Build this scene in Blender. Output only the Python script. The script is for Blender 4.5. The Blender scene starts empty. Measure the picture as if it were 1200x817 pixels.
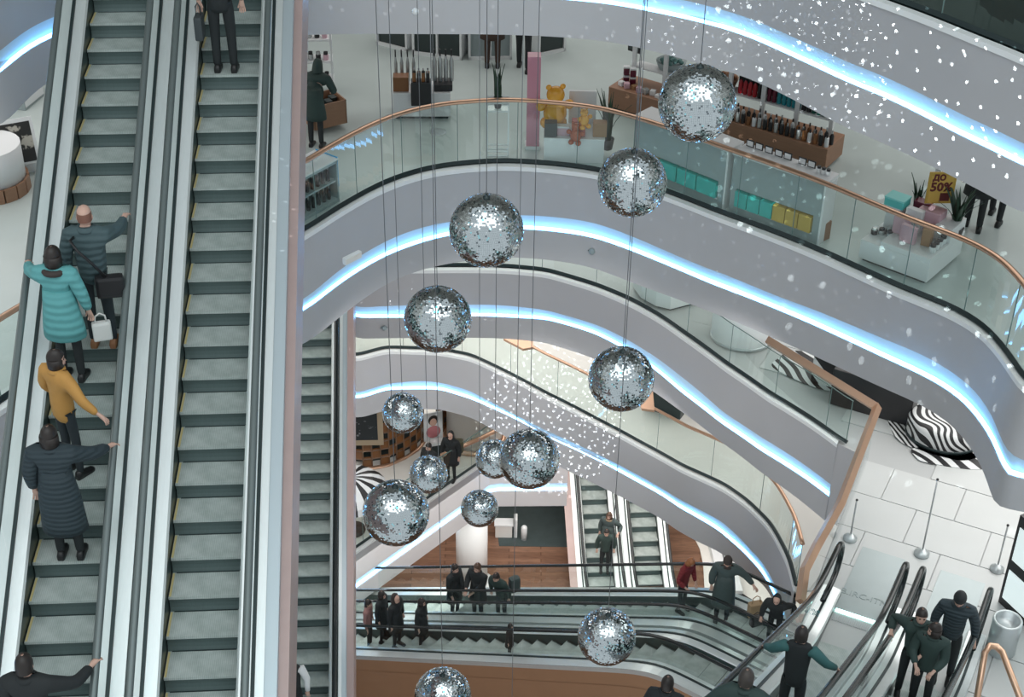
import bpy, bmesh, math, random
from mathutils import Vector, Matrix, geometry
random.seed(7)
R = math.radians
sc = bpy.context.scene
col = sc.collection
W0, F4, F3, F2, F1, F0 = 0.0, 4.7, 9.3, 14.0, 18.7, 23.3        # floor heights in metres

# ---------------------------------------------------------------- camera
PITCH, ROLL, FOC = R(34), R(.82), 1800.0
fv = Vector((0, math.cos(PITCH), -math.sin(PITCH)))
r0 = Vector((1, 0, 0)); u0 = Vector((0, math.sin(PITCH), math.cos(PITCH)))
rv = r0*math.cos(ROLL) + u0*math.sin(ROLL)
uv = u0*math.cos(ROLL) - r0*math.sin(ROLL)
CAM = Vector((0, 0, 30))
cd = bpy.data.cameras.new('camera'); cam = bpy.data.objects.new('camera', cd); col.objects.link(cam)
cd.sensor_width = 36; cd.lens = FOC/1200*36; cd.clip_end = 300
cam.matrix_world = Matrix(((rv.x, uv.x, -fv.x, CAM.x), (rv.y, uv.y, -fv.y, CAM.y), (rv.z, uv.z, -fv.z, CAM.z), (0, 0, 0, 1)))
sc.camera = cam
# ---------------------------------------------------------------- world, exposure
sc.view_settings.view_transform = 'Standard'; sc.view_settings.look = 'None'
sc.view_settings.exposure = EXPOSURE = 0.0; sc.view_settings.gamma = 1; sc.view_settings.use_curve_mapping = False
wd = bpy.data.worlds.new('world'); sc.world = wd; wd.use_nodes = True
bg = wd.node_tree.nodes['Background']; bg.inputs[0].default_value = (.88, .96, 1, 1); bg.inputs[1].default_value = .75
# ---------------------------------------------------------------- large lights
def area(name, loc, rot, sx, sy, power, color=(1, .98, .95), spread=180):
    l = bpy.data.lights.new(name, 'AREA'); l.shape = 'RECTANGLE'; l.size = sx; l.size_y = sy; l.energy = power; l.color = color
    l.spread = R(spread)
    o = bpy.data.objects.new(name, l); o.location = loc; o.rotation_euler = rot; col.objects.link(o); return o
area('atrium_light', (0, 0, 44), (R(22), 0, 0), 34, 20, 3300, (.96, 1, .99))
for z, pw in ((F0, 750), (F1, 1000), (F2, 1000), (F3, 900)):
    for x in (-9, 0, 9):
        y = 26 + (F0-z)*.62 - abs(x)*.45
        area('under_slab_light', (x, y + 1.5, z-.62), (0, 0, 0), 7, 7, pw*.32, (1, .97, .94))
def spot(loc, tgt, power, ang=100, color=(1, .97, .95)):
    l = bpy.data.lights.new('fascia_fill_spot', 'SPOT'); l.energy = power; l.spot_size = R(ang); l.spot_blend = .8; l.shadow_soft_size = .12; l.color = color
    o = bpy.data.objects.new('fascia_fill_spot', l); o.location = loc; o.rotation_euler = (Vector(tgt)-Vector(loc)).to_track_quat('-Z', 'Y').to_euler(); col.objects.link(o)
for x in (-2.5, -.5, 1.5, 3.5):  # unseen fill spots, added to brighten the lower fascias
    spot((x, 19.2-abs(x)*.3, 16.9), (x, 26, 11.0), 190)
    spot((x-.5, 25.4-max(x, 0)*.7, 12.1), (x-1, 32, 6.5), 210)
area('under_slab_light', (13, 15, F0-.62), (0, 0, 0), 6, 10, 330, (.9, 1, 1))
area('under_slab_light', (11, 19, F1-.62), (0, 0, 0), 8, 8, 550, (1, .98, .96))
area('under_slab_light', (-11, 17, F0-.62), (0, 0, 0), 6, 8, 300, (1, .98, .96))
area('under_slab_light', (1, 31, F4-.3), (0, 0, 0), 12, 8, 560, (1, .95, .9))

# ---------------------------------------------------------------- pixel helpers (1200x817 frame)
def P(x, y, z):
    d = fv + rv*((x-600)/FOC) - uv*((y-408.5)/FOC)
    return CAM + d*((z-CAM.z)/d.z)
def PD(x, y, dep):
    return CAM + dep*(fv + rv*((x-600)/FOC) - uv*((y-408.5)/FOC))
def proj(w):
    d = Vector(w)-CAM; z = d.dot(fv)
    return 600+FOC*d.dot(rv)/z, 408.5-FOC*d.dot(uv)/z, z

# ---------------------------------------------------------------- materials
MATS = {}
def mat(name, color, rough=.5, metal=0, bump=0, bscale=20, var=0, vscale=5, stretch=None, emit=None, spec=.5, alpha=1):
    if name in MATS: return MATS[name]
    m = bpy.data.materials.new(name); m.use_nodes = True; nt = m.node_tree; b = nt.nodes['Principled BSDF']
    b.inputs['Base Color'].default_value = (*color, 1); b.inputs['Roughness'].default_value = rough
    b.inputs['Metallic'].default_value = metal; b.inputs['Specular IOR Level'].default_value = spec
    if var or bump:
        tc = nt.nodes.new('ShaderNodeTexCoord'); mp = nt.nodes.new('ShaderNodeMapping'); nt.links.new(tc.outputs['Object'], mp.inputs[0])
        if stretch: mp.inputs['Scale'].default_value = stretch
    if var:
        n = nt.nodes.new('ShaderNodeTexNoise'); n.inputs['Scale'].default_value = vscale; n.inputs['Detail'].default_value = 5
        nt.links.new(mp.outputs[0], n.inputs[0])
        mx = nt.nodes.new('ShaderNodeMix'); mx.data_type = 'RGBA'
        mx.inputs[6].default_value = (*[c*(1-var) for c in color], 1); mx.inputs[7].default_value = (*[min(1, c*(1+var)) for c in color], 1)
        nt.links.new(n.outputs[0], mx.inputs[0]); nt.links.new(mx.outputs[2], b.inputs['Base Color'])
    if bump:
        n2 = nt.nodes.new('ShaderNodeTexNoise'); n2.inputs['Scale'].default_value = bscale; nt.links.new(mp.outputs[0], n2.inputs[0])
        bp = nt.nodes.new('ShaderNodeBump'); bp.inputs['Strength'].default_value = bump; nt.links.new(n2.outputs[0], bp.inputs['Height'])
        nt.links.new(bp.outputs[0], b.inputs['Normal'])
    if emit:
        b.inputs['Emission Color'].default_value = (*emit[0], 1); b.inputs['Emission Strength'].default_value = emit[1]
    MATS[name] = m; return m
def glass(name, tint, refl=.9, rough=.02):
    if name in MATS: return MATS[name]
    m = bpy.data.materials.new(name); m.use_nodes = True; nt = m.node_tree; nt.nodes.clear()
    o = nt.nodes.new('ShaderNodeOutputMaterial'); mx = nt.nodes.new('ShaderNodeMixShader'); t = nt.nodes.new('ShaderNodeBsdfTransparent')
    g = nt.nodes.new('ShaderNodeBsdfGlossy'); lw = nt.nodes.new('ShaderNodeLayerWeight'); pw = nt.nodes.new('ShaderNodeMath'); pw.operation = 'POWER'; pw.inputs[1].default_value = 4.5
    lw.inputs[0].default_value = .5; nt.links.new(lw.outputs['Facing'], pw.inputs[0]); fr = nt.nodes.new('ShaderNodeMath'); fr.operation = 'MULTIPLY_ADD'; fr.inputs[1].default_value = .8; fr.inputs[2].default_value = .07
    nt.links.new(pw.outputs[0], fr.inputs[0])
    t.inputs[0].default_value = (*tint, 1); g.inputs[0].default_value = (refl, refl, refl, 1); g.inputs['Roughness'].default_value = rough
    nt.links.new(fr.outputs[0], mx.inputs[0]); nt.links.new(t.outputs[0], mx.inputs[1]); nt.links.new(g.outputs[0], mx.inputs[2]); nt.links.new(mx.outputs[0], o.inputs[0])
    MATS[name] = m; return m
def nodes_mat(name, build, rough=.5, metal=0):
    """build(nt, principled, object_coords) sets the base colour by nodes"""
    if name in MATS: return MATS[name]
    m = bpy.data.materials.new(name); m.use_nodes = True; nt = m.node_tree; b = nt.nodes['Principled BSDF']
    b.inputs['Roughness'].default_value = rough; b.inputs['Metallic'].default_value = metal
    tc = nt.nodes.new('ShaderNodeTexCoord'); build(nt, b, tc.outputs['Object']); MATS[name] = m; return m
def ramp(nt, fac, stops, interp='LINEAR'):
    r = nt.nodes.new('ShaderNodeValToRGB'); r.color_ramp.interpolation = interp
    while len(r.color_ramp.elements) < len(stops): r.color_ramp.elements.new(.5)
    for e, (p, c) in zip(r.color_ramp.elements, stops): e.position = p; e.color = (*c, 1)
    nt.links.new(fac, r.inputs[0]); return r.outputs[0]
M_FASCIA = mat('fascia_paint', (.455, .455, .47), .5, var=.05, vscale=1.2)
M_WHITE = mat('white_paint', (.80, .82, .82), .4)
M_WARM = mat('warm_white', (.78, .76, .72), .5)
M_LEDW = mat('led_diffuser', (.8, .9, 1), .5, emit=((.16, .52, 1.0), 8))
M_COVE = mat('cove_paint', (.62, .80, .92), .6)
M_COPPER = mat('copper_rail', (.66, .42, .29), .3, metal=.75, var=.08, vscale=3)
M_PINK = mat('rose_cladding', (.47, .345, .325), .4, metal=.15, var=.10, vscale=2.5, stretch=(1, .3, 3))
M_ALU = mat('brushed_aluminium', (.78, .82, .82), .32, metal=.55, var=.06, vscale=6, stretch=(8, 1, 1))
M_ALU2 = mat('grey_aluminium', (.52, .56, .57), .35, metal=.6, var=.08, vscale=4)
M_DARK = mat('dark_metal', (.025, .04, .042), .35, metal=.3)
M_BLACK = mat('black_rubber', (.012, .016, .017), .22)
M_RAILG = mat('grey_handrail', (.14, .17, .17), .28, metal=.4)
M_ALU3 = mat('blue_grey_deck', (.50, .57, .61), .35, metal=.4)
M_SKIRT = mat('skirt_panel', (.05, .075, .075), .3, metal=.6)
M_GLASS = glass('balustrade_glass', (.86, .95, .93))
M_GLASSE = glass('escalator_glass', (.90, .97, .96))
M_GLASSC = glass('clear_glass', (.93, .97, .97))
M_GLASSD = glass('dark_glass', (.35, .48, .46))
M_YEL = mat('yellow_edge', (.60, .50, .24), .5)
M_RISER = mat('riser_metal', (.10, .14, .138), .45, metal=.3, var=.2, vscale=30, stretch=(10, 1, .3))
def _tread(nt, b, co):
    w = nt.nodes.new('ShaderNodeTexWave'); w.wave_type = 'BANDS'; w.bands_direction = 'X'; w.inputs['Scale'].default_value = 16; nt.links.new(co, w.inputs[0])
    n = nt.nodes.new('ShaderNodeTexNoise'); n.inputs['Scale'].default_value = 4; n.inputs['Detail'].default_value = 6; nt.links.new(co, n.inputs[0])
    a = nt.nodes.new('ShaderNodeMath'); a.operation = 'MULTIPLY_ADD'; a.inputs[1].default_value = .18; nt.links.new(w.outputs[0], a.inputs[0]); nt.links.new(n.outputs[0], a.inputs[2])
    c = ramp(nt, a.outputs[0], [(.3, (.28, .33, .315)), (.55, (.43, .485, .465)), (.8, (.57, .62, .60))]); nt.links.new(c, b.inputs['Base Color'])
M_TREAD = nodes_mat('tread_metal', _tread, .45, .15)
M_MIRROR = mat('mirror_tile', (.60, .65, .67), .04, metal=1)
M_CABLE = mat('steel_cable', (.22, .23, .24), .4, metal=.5)
M_BLK = mat('black_plastic', (.015, .015, .017), .35)

# ---------------------------------------------------------------- mesh builder
class MB:
    def __init__(s): s.v = []; s.f = []; s.m = []; s.sm = []
    def add(s, vs, fs, mi=0, smooth=False):
        k = len(s.v); s.v += [tuple(v) for v in vs]
        for f in fs: s.f.append([i+k for i in f]); s.m.append(mi); s.sm.append(smooth)
        return s
    def box(s, c, d, mi=0, rz=0, M=None, top=1.0):
        hx, hy, hz = d[0]/2, d[1]/2, d[2]/2
        q = [(-hx, -hy, -hz), (hx, -hy, -hz), (hx, hy, -hz), (-hx, hy, -hz), (-hx*top, -hy*top, hz), (hx*top, -hy*top, hz), (hx*top, hy*top, hz), (-hx*top, hy*top, hz)]
        T = Matrix.Translation(c) @ Matrix.Rotation(rz, 4, 'Z')
        if M: T = T @ M
        return s.add([T @ Vector(v) for v in q], [(0, 3, 2, 1), (4, 5, 6, 7), (0, 1, 5, 4), (1, 2, 6, 5), (2, 3, 7, 6), (3, 0, 4, 7)], mi)
    def bbox(s, c, d, bev, mi=0, rz=0):
        """box standing on c (base centre) with chamfered edges"""
        bm = bmesh.new(); bmesh.ops.create_cube(bm, size=1)
        bmesh.ops.scale(bm, vec=d, verts=bm.verts)
        bmesh.ops.bevel(bm, geom=list(bm.edges), offset=bev, segments=2, affect='EDGES', profile=.6)
        T = Matrix.Translation(Vector(c)+Vector((0, 0, d[2]/2))) @ Matrix.Rotation(rz, 4, 'Z')
        bm.verts.index_update()
        s.add([T @ v.co for v in bm.verts], [[v.index for v in f.verts] for f in bm.faces], mi); bm.free(); return s
    def loft(s, rings, mi=0, smooth=True, closed=True, caps=True):
        n = len(rings[0]); vs = [p for r in rings for p in r]; fs = []
        for i in range(len(rings)-1):
            for j in range(n if closed else n-1):
                a = i*n+j; b = i*n+(j+1) % n; fs.append((a, b, b+n, a+n))
        s.add(vs, fs, mi, smooth)
        if caps and closed:
            k = len(s.v)-len(vs)
            s.f.append([k+j for j in range(n)][::-1]); s.m.append(mi); s.sm.append(False)
            s.f.append([k+(len(rings)-1)*n+j for j in range(n)]); s.m.append(mi); s.sm.append(False)
        return s
    def lathe(s, c, prof, n=16, mi=0, smooth=True, sx=1, sy=1, rz=0):
        c = Vector(c); rg = []
        for r, z in prof:
            rg.append([c + Matrix.Rotation(rz, 3, 'Z') @ Vector((r*sx*math.cos(2*math.pi*j/n), r*sy*math.sin(2*math.pi*j/n), z)) for j in range(n)])
        return s.loft(rg, mi, smooth)
    def tube(s, pts, r, n=8, mi=0, smooth=True, flat=1.0, closed=False, up=Vector((0, 0, 1))):
        pts = [Vector(p) for p in pts]; rg = []; N = len(pts)
        for i, p in enumerate(pts):
            if closed: t = pts[(i+1) % N]-pts[i-1]
            else: t = pts[min(i+1, N-1)]-pts[max(i-1, 0)]
            if t.length < 1e-6: t = Vector((0, 0, 1))
            t.normalize(); a = t.cross(up)
            if a.length < .08: a = t.cross(Vector((1, 0, 0)))
            a.normalize(); b = a.cross(t); rr = r[i] if isinstance(r, (list, tuple)) else r
            rg.append([p + a*rr*math.cos(2*math.pi*j/n) + b*rr*flat*math.sin(2*math.pi*j/n) for j in range(n)])
        if closed: rg.append(rg[0]); return s.loft(rg, mi, smooth, caps=False)
        return s.loft(rg, mi, smooth)
    def sphere(s, c, r, n=12, m=8, mi=0, smooth=True, M=None):
        c = Vector(c); r = r if isinstance(r, (tuple, list)) else (r, r, r); rg = []
        for i in range(m+1):
            a = -math.pi/2+math.pi*i/m; k = max(math.cos(a), .001)
            q = [Vector((r[0]*k*math.cos(2*math.pi*j/n), r[1]*k*math.sin(2*math.pi*j/n), r[2]*math.sin(a))) for j in range(n)]
            rg.append([c + (M @ p if M else p) for p in q])
        return s.loft(rg, mi, smooth, caps=False)
    def poly(s, pts2, z0, z1, mi=0, side=None):
        """slab between z0 and z1 over a plan polygon"""
        n = len(pts2); tri = geometry.tessellate_polygon([[Vector((x, y, 0)) for x, y in pts2]])
        ar = sum(pts2[i][0]*pts2[(i+1) % n][1]-pts2[(i+1) % n][0]*pts2[i][1] for i in range(n))
        vs = [(x, y, z1) for x, y in pts2]+[(x, y, z0) for x, y in pts2]; fs = []
        for t in tri:
            a, b, c = [Vector(vs[i]) for i in t]
            if (b-a).cross(c-a).z < 0: t = t[::-1]
            fs.append(tuple(t)); fs.append(tuple(i+n for i in reversed(t)))
        s.add(vs, fs, mi)
        sd = []
        for i in range(n):
            j = (i+1) % n; sd.append((i, i+n, j+n, j) if ar > 0 else (j, j+n, i+n, i))
        s.add(vs, sd, mi if side is None else side); return s
    def build(s, name, mats, parent=None, smooth=None):
        me = bpy.data.meshes.new(name); me.from_pydata(s.v, [], s.f)
        for m in (mats if isinstance(mats, (list, tuple)) else [mats]): me.materials.append(m)
        me.polygons.foreach_set('material_index', s.m)
        me.polygons.foreach_set('use_smooth', [smooth if smooth is not None else x for x in s.sm]); me.update()
        return link(name, me, parent)
def link(name, me, parent=None):
    o = bpy.data.objects.new(name, me); col.objects.link(o)
    if parent: o.parent = parent
    return o
def tag(o, label, cat, group=None, kind=None):
    if label: o['label'] = label
    if cat: o['category'] = cat
    if group: o['group'] = group
    if kind: o['kind'] = kind
    return o
def thing(name, label, cat, loc=(0, 0, 0), rz=0, group=None):
    o = bpy.data.objects.new(name, None); col.objects.link(o); o.location = loc; o.rotation_euler = (0, 0, rz)
    o.empty_display_size = .1
    return tag(o, label, cat, group)
def struct(o): o['kind'] = 'structure'; return o
def lab(o, s): o['label'] = s; return o
# ================================================================= galleries: floors, fascias, cove lights, railings
CEN = Vector((0, 8))
TR = dict(
F1t=[(355,280),(380,262),(422,236),(452,220),(480,210),(510,202),(555,197),(590,195),(627,197),(650,199),(700,205),(780,231),(840,255),(900,277),(950,297),(1000,320),(1050,343),(1117,370),(1150,390),(1175,420),(1200,462)],
F1bt=[(355,352),(402,312),(440,290),(477,272),(525,261),(615,252),(675,257),(712,266),(750,281),(800,304),(850,321),(900,344),(972,370),(1012,387),(1075,412),(1125,445),(1162,482),(1200,542)],
F1bb=[(355,366),(402,330),(452,301),(490,287),(530,276),(615,269),(675,275),(725,289),(775,309),(825,330),(900,359),(925,370),(987,397),(1050,426),(1100,452),(1140,487),(1175,535),(1195,574)],
F1b=[(352,405),(400,371),(457,330),(502,315),(540,307),(585,302),(650,305),(700,316),(750,336),(825,362),(870,380),(900,394),(962,421),(1025,450),(1064,467),(1100,487),(1125,510),(1145,537),(1165,574),(1187,613),(1200,640)],
F2t=[(500,317),(580,317),(600,318),(640,322),(700,340),(740,357),(775,377),(800,395),(850,432),(900,467),(950,498),(996,532)],
F2bt=[(430,360),(474,358),(552,357),(590,358),(640,364),(700,381),(750,407),(812,452),(850,485),(900,517)],
F2bb=[(430,373),(474,373),(552,371),(600,373),(660,380),(700,393),(750,422),(800,462),(850,500),(900,534),(960,574)],
F2b=[(420,396),(552,396),(590,397),(625,400),(695,420),(762,457),(812,492),(840,514),(875,540),(960,605)],
F3t=[(420,421),(452,412),(515,414),(552,421),(590,439),(640,466),(700,497),(750,524),(800,552),(840,570),(850,575),(875,593),(900,618),(907,629),(923,661),(931,693)],
F3bt=[(420,459),(452,451),(490,446),(527,451),(565,466),(605,487),(650,509),(700,532),(750,558),(800,587),(850,615),(875,640),(900,670)],
F3bb=[(420,467),(465,457),(515,457),(552,469),(590,485),(620,500),(650,517),(700,540),(775,581),(825,612),(862,640),(900,685)],
F3b=[(420,489),(450,482),(515,480),(552,490),(582,506),(640,540),(717,577),(740,589),(770,605),(790,619),(817,635),(850,652),(875,672),(900,692)],
F0bt=[(820,0),(900,24),(970,60),(1000,72),(1120,126),(1138,136),(1200,165)],
F0bb=[(662,0),(750,12),(825,27),(900,54),(912,60),(1020,107),(1120,157),(1200,195)],
F0b=[(0,147),(51,99),(110,74),(200,53),(280,44),(360,41),(500,40),(600,41),(675,45),(725,51),(817,74),(872,90),(982,145),(1107,202),(1200,249)],
)
LEV = {'F0': F0, 'F1': F1, 'F2': F2, 'F3': F3}
DROP = {'F0': (.93, 1.19, 1.7), 'F1': (.90, 1.17, 1.7), 'F2': (.9, 1.17, 1.7), 'F3': (.9, 1.15, 1.7)}
def polar(pts, z):
    o = []
    for x, y in pts:
        w = P(x, y, z).xy - CEN; o.append((math.atan2(w.x, w.y), w.length))
    return sorted(o)
def interp(t, tab):
    if t <= tab[0][0]: return tab[0][1]
    if t >= tab[-1][0]: return tab[-1][1]
    for (a, b), (c, d) in zip(tab, tab[1:]):
        if a <= t <= c: return b + (d-b)*(t-a)/(c-a+1e-9)
def smooth_tab(tab, lo, hi, n=220, k=3):
    th = [lo+(hi-lo)*i/n for i in range(n+1)]; r = [interp(t, tab) for t in th]
    for _ in range(k):
        r = [r[0]]+[(r[i-1]+2*r[i]+r[i+1])/4 for i in range(1, n)]+[r[-1]]
    return list(zip(th, r))
def ptab(pts):   # plan points -> polar table
    return sorted((math.atan2(x-CEN.x, y-CEN.y), math.hypot(x-CEN.x, y-CEN.y)) for x, y in pts)
def pt(t, r): return CEN.x+r*math.sin(t), CEN.y+r*math.cos(t)
EXTRA = {  # hidden continuation of each edge (plan metres)
 'F0': ([(-14, 8), (-13.5, 11)], [(10.5, 12), (10.6, 9), (10.4, 7)]),
 'F1': ([(-9.5, 8), (-9.2, 12), (-8.2, 12.8), (-6.5, 14.8), (-5.4, 16.6), (-4.3, 18.4)], [(8.6, 15.2), (8.7, 12), (8.6, 9)]),
 'F2': ([(-12, 20), (-9, 25), (-6, 28)], []),
 'F3': ([(-11, 24), (-8, 30)], []),
}
CURV = {}
for L in ('F0', 'F1', 'F2', 'F3'):
    z = LEV[L]; d = DROP[L]
    base = polar(TR[L+'t'], z) if L != 'F0' else polar(TR['F0b'], z-d[2])
    if L in ('F2',):
        bb = polar(TR[L+'b'], z-d[2]); off = base[0][1]-interp(base[0][0], bb)
        base = [(t, r+off) for t, r in bb if t < base[0][0]-.01]+base
    lo0, hi0 = base[0][0], base[-1][0]
    ex = ptab(EXTRA[L][0]) + ptab(EXTRA[L][1])
    base = sorted(base+[e for e in ex if e[0] < lo0-.01 or e[0] > hi0+.01])
    base = smooth_tab(base, base[0][0], base[-1][0], 260, 4)
    cs = {'t': base}
    for s, dz in (('bt', d[0]), ('bb', d[1]), ('b', d[2])):
        own = polar(TR[L+s], z-dz); res = [(t, r-interp(t, base)) for t, r in own]
        res = smooth_tab(res, base[0][0], base[-1][0], 260, 10)
        if L == 'F0' and s == 'bt': res = smooth_tab([(t, r-interp(t, base)) for t, r in polar(TR['F0bb'], z-d[1])], base[0][0], base[-1][0], 260, 10)
        cs[s] = [(t, r+max(-.25, min(.25, q[1]))) for (t, r), q in zip(base, res)]
    CURV[L] = cs
def rib(mb, A, B, za, zb, mi=0, smooth=True, flip=False):
    """ribbon between two plan curves at two heights"""
    n = len(A); vs = [(*pt(*A[i]), za) for i in range(n)]+[(*pt(*B[i]), zb) for i in range(n)]
    fs = [(i, i+n, i+n+1, i+1) if not flip else (i, i+1, i+n+1, i+n) for i in range(n-1)]
    mb.add(vs, fs, mi, smooth)
def off(c, d): return [(t, r+d) for t, r in c]
def cut(c, lo, hi): return [q for q in c if lo <= q[0] <= hi]
def resample(pl, step):
    out = [pl[0]]; acc = 0
    L = [0]
    for a, b in zip(pl, pl[1:]): L.append(L[-1]+math.dist(a, b))
    n = max(1, round(L[-1]/step))
    res = []
    for k in range(n+1):
        s = L[-1]*k/n; i = max(j for j in range(len(L)) if L[j] <= s+1e-9); i = min(i, len(pl)-2)
        f = (s-L[i])/(L[i+1]-L[i]+1e-9); res.append(tuple(pl[i][q]+(pl[i+1][q]-pl[i][q])*f for q in range(len(pl[0]))))
    return res
def fascia(L, side, label=None):
    z = LEV[L]; d = DROP[L]; c = CURV[L]; mb = MB()
    t, bt, bb, b = c['t'], c['bt'], c['bb'], c['b']
    rib(mb, t, bt, z-.02, z-d[0]); rib(mb, bt, off(bt, .02), z-d[0], z-d[0], 0, False)
    rib(mb, bb, off(bb, .03), z-d[1]-.005, z-d[1]-.005, 0, False, True); rib(mb, bb, b, z-d[1], z-d[2])
    rib(mb, b, off(b, .25), z-d[2], z-d[2], 0, False); rib(mb, off(b, .25), off(b, .25), z-d[2], z-.5, 0, False)
    w = struct(mb.build('wall_'+side, M_FASCIA))
    cv = MB(); rib(cv, off(bt, .015), off(bb, .13), z-d[0], z-d[1]-.03); rib(cv, off(bb, .13), off(bb, .02), z-d[1]-.03, z-d[1]-.04, 0, False)
    cv.build('cove', M_COVE, w)
    ld = MB(); rib(ld, off(bb, .035), off(bb, .11), z-d[1]-.012, z-d[1]+.018); lab(ld.build('led_strip', M_LEDW, w), 'glowing blue-white light strip along the fascia')
    return w
def railing(L, label, pl, z, step=1.0, rail_h=1.1, rail_w=.055, post=False, glassm=None, railm=None):
    """pl: plan polyline of the glass line"""
    t = thing('glass_railing', label, 'railing', (pl[len(pl)//2][0], pl[len(pl)//2][1], z)); o = Vector(t.location)
    q = [(x-o.x, y-o.y) for x, y in pl]
    bc = MB(); bc.tube([(x, y, .04) for x, y in q], .045, 4, 0, False); bc.build('base_channel', M_DARK, t)
    hr = MB(); hr.tube([(x, y, rail_h) for x, y in q], rail_w, 8, 0, True, .55); lab(hr.build('handrail', railm or M_COPPER, t), 'copper-coloured flat handrail')
    pn = resample(q, .12); per = max(1, round(step/.12)); i = 0
    while i < len(pn)-1:
        seg = pn[i:i+per+1]; mb = MB()
        if len(seg) > 1:
            a = [(x, y, .06) for x, y in seg]; b = [(x, y, rail_h-.02) for x, y in seg]
            # trim both ends by a hair so joints show
            def tr(s):
                s = list(s); e = Vector(s[0]).lerp(Vector(s[1]), .08); s[0] = tuple(e); e = Vector(s[-1]).lerp(Vector(s[-2]), .08); s[-1] = tuple(e); return s
            a = tr(a); b = tr(b); mb.loft([a, b], 0, False, closed=False); k = len(a)
            mb.build('glass_panel', glassm or M_GLASS, t)
            ed = MB(); ed.box((Vector(a[-1])+Vector(b[-1]))/2, (.012, .012, rail_h-.08)); ed.build('panel_joint', M_JOINT, t)
        i += per
    return t
M_JOINT = mat('glass_joint', (.12, .2, .19), .3)
# floor materials
M_FL1 = mat('polished_pale_floor', (.47, .535, .525), .25, var=.12, vscale=1.1)
M_FL2 = mat('white_tile', (.50, .515, .51), .32, var=.04, vscale=2)
M_FL3 = mat('cream_floor', (.74, .72, .68), .3, var=.03, vscale=1.2)
M_FL0 = mat('dark_floor', (.03, .05, .045), .25, var=.3, vscale=1)
M_GROUT = mat('grout', (.43, .44, .44), .7)
def _wood(nt, b, co):
    mp = nt.nodes.new('ShaderNodeMapping'); mp.inputs['Scale'].default_value = (.7, 7, 1); nt.links.new(co, mp.inputs[0])
    br = nt.nodes.new('ShaderNodeTexBrick'); nt.links.new(mp.outputs[0], br.inputs[0]); br.inputs['Scale'].default_value = 1.0
    br.inputs['Color1'].default_value = (.16, .082, .052, 1); br.inputs['Color2'].default_value = (.26, .145, .095, 1); br.inputs['Mortar'].default_value = (.12, .06, .035, 1)
    br.inputs['Mortar Size'].default_value = .012; br.inputs['Brick Width'].default_value = 1.3; br.inputs['Row Height'].default_value = 1.0; br.inputs['Bias'].default_value = .1
    n = nt.nodes.new('ShaderNodeTexNoise'); n.inputs['Scale'].default_value = 3; n.inputs['Detail'].default_value = 6
    m2 = nt.nodes.new('ShaderNodeMapping'); m2.inputs['Scale'].default_value = (1, 9, 1); nt.links.new(co, m2.inputs[0]); nt.links.new(m2.outputs[0], n.inputs[0])
    mx = nt.nodes.new('ShaderNodeMix'); mx.data_type = 'RGBA'; mx.blend_type = 'MULTIPLY'; mx.inputs[0].default_value = .7
    c = ramp(nt, n.outputs[0], [(.3, (.55, .55, .55)), (.7, (1.25, 1.2, 1.15))]); nt.links.new(br.outputs[0], mx.inputs[6]); nt.links.new(c, mx.inputs[7]); nt.links.new(mx.outputs[2], b.inputs['Base Color'])
M_WOOD = nodes_mat('wood_plank_floor', _wood, .38)
def plan(c, d=0): return [pt(t, r+d) for t, r in c]

def floor_poly(L, inner, outer, m, thick=.05):
    mb = MB(); mb.poly(inner+outer, LEV[L]-thick, LEV[L], 0, 1)
    return struct(mb.build('floor', [m, M_WARM]))
fl0 = floor_poly('F0', plan(CURV['F0']['t'], .02), [(24, 7), (24, 45), (-24, 45), (-24, 8)], M_FL0)
fl1 = floor_poly('F1', plan(CURV['F1']['t'], .02), [(22, 9), (22, 40), (-20, 40), (-20, 8)], M_FL1)
f2c = [q for q in CURV['F2']['t'] if pt(*q)[0] < 5.6]
F2IN = plan(f2c, .02)+[(6.02, 20.62), (4.95, 18.05), (3.95, 15.6), (5.2, 12.6), (9.5, 11.5)]
mb = MB(); mb.poly(F2IN+[(24, 11.5), (24, 44), (-18, 44), (-14, 20)], F2-.07, F2-.02, 0, 1)
fl2 = struct(mb.build('floor', [M_GROUT, M_WARM]))
f3c = [q for q in CURV['F3']['t']]
F3IN = plan(f3c, .02)+[(6.6, 22.4), (7.5, 20.5)]
fl3 = floor_poly('F3', F3IN, [(24, 20), (24, 46), (-18, 46), (-14, 24)], M_FL3)
for L, s in (('F0', 'upper_gallery'), ('F1', 'shop_gallery'), ('F2', 'white_gallery'), ('F3', 'cream_gallery')):
    if L == 'F2':
        for k in CURV['F2']: CURV['F2'][k] = CURV['F2'][k][:len(f2c)]
    fascia(L, s)
    c = CURV[L]['t']; z = LEV[L]
    mb = MB(); rib(mb, off(c, -.02), off(c, .09), z+.015, z+.015, 0, False); rib(mb, off(c, -.02), off(c, -.02), z+.015, z-.06, 0, False, True)
    struct(mb.build('trim_'+s, M_WHITE))
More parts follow.
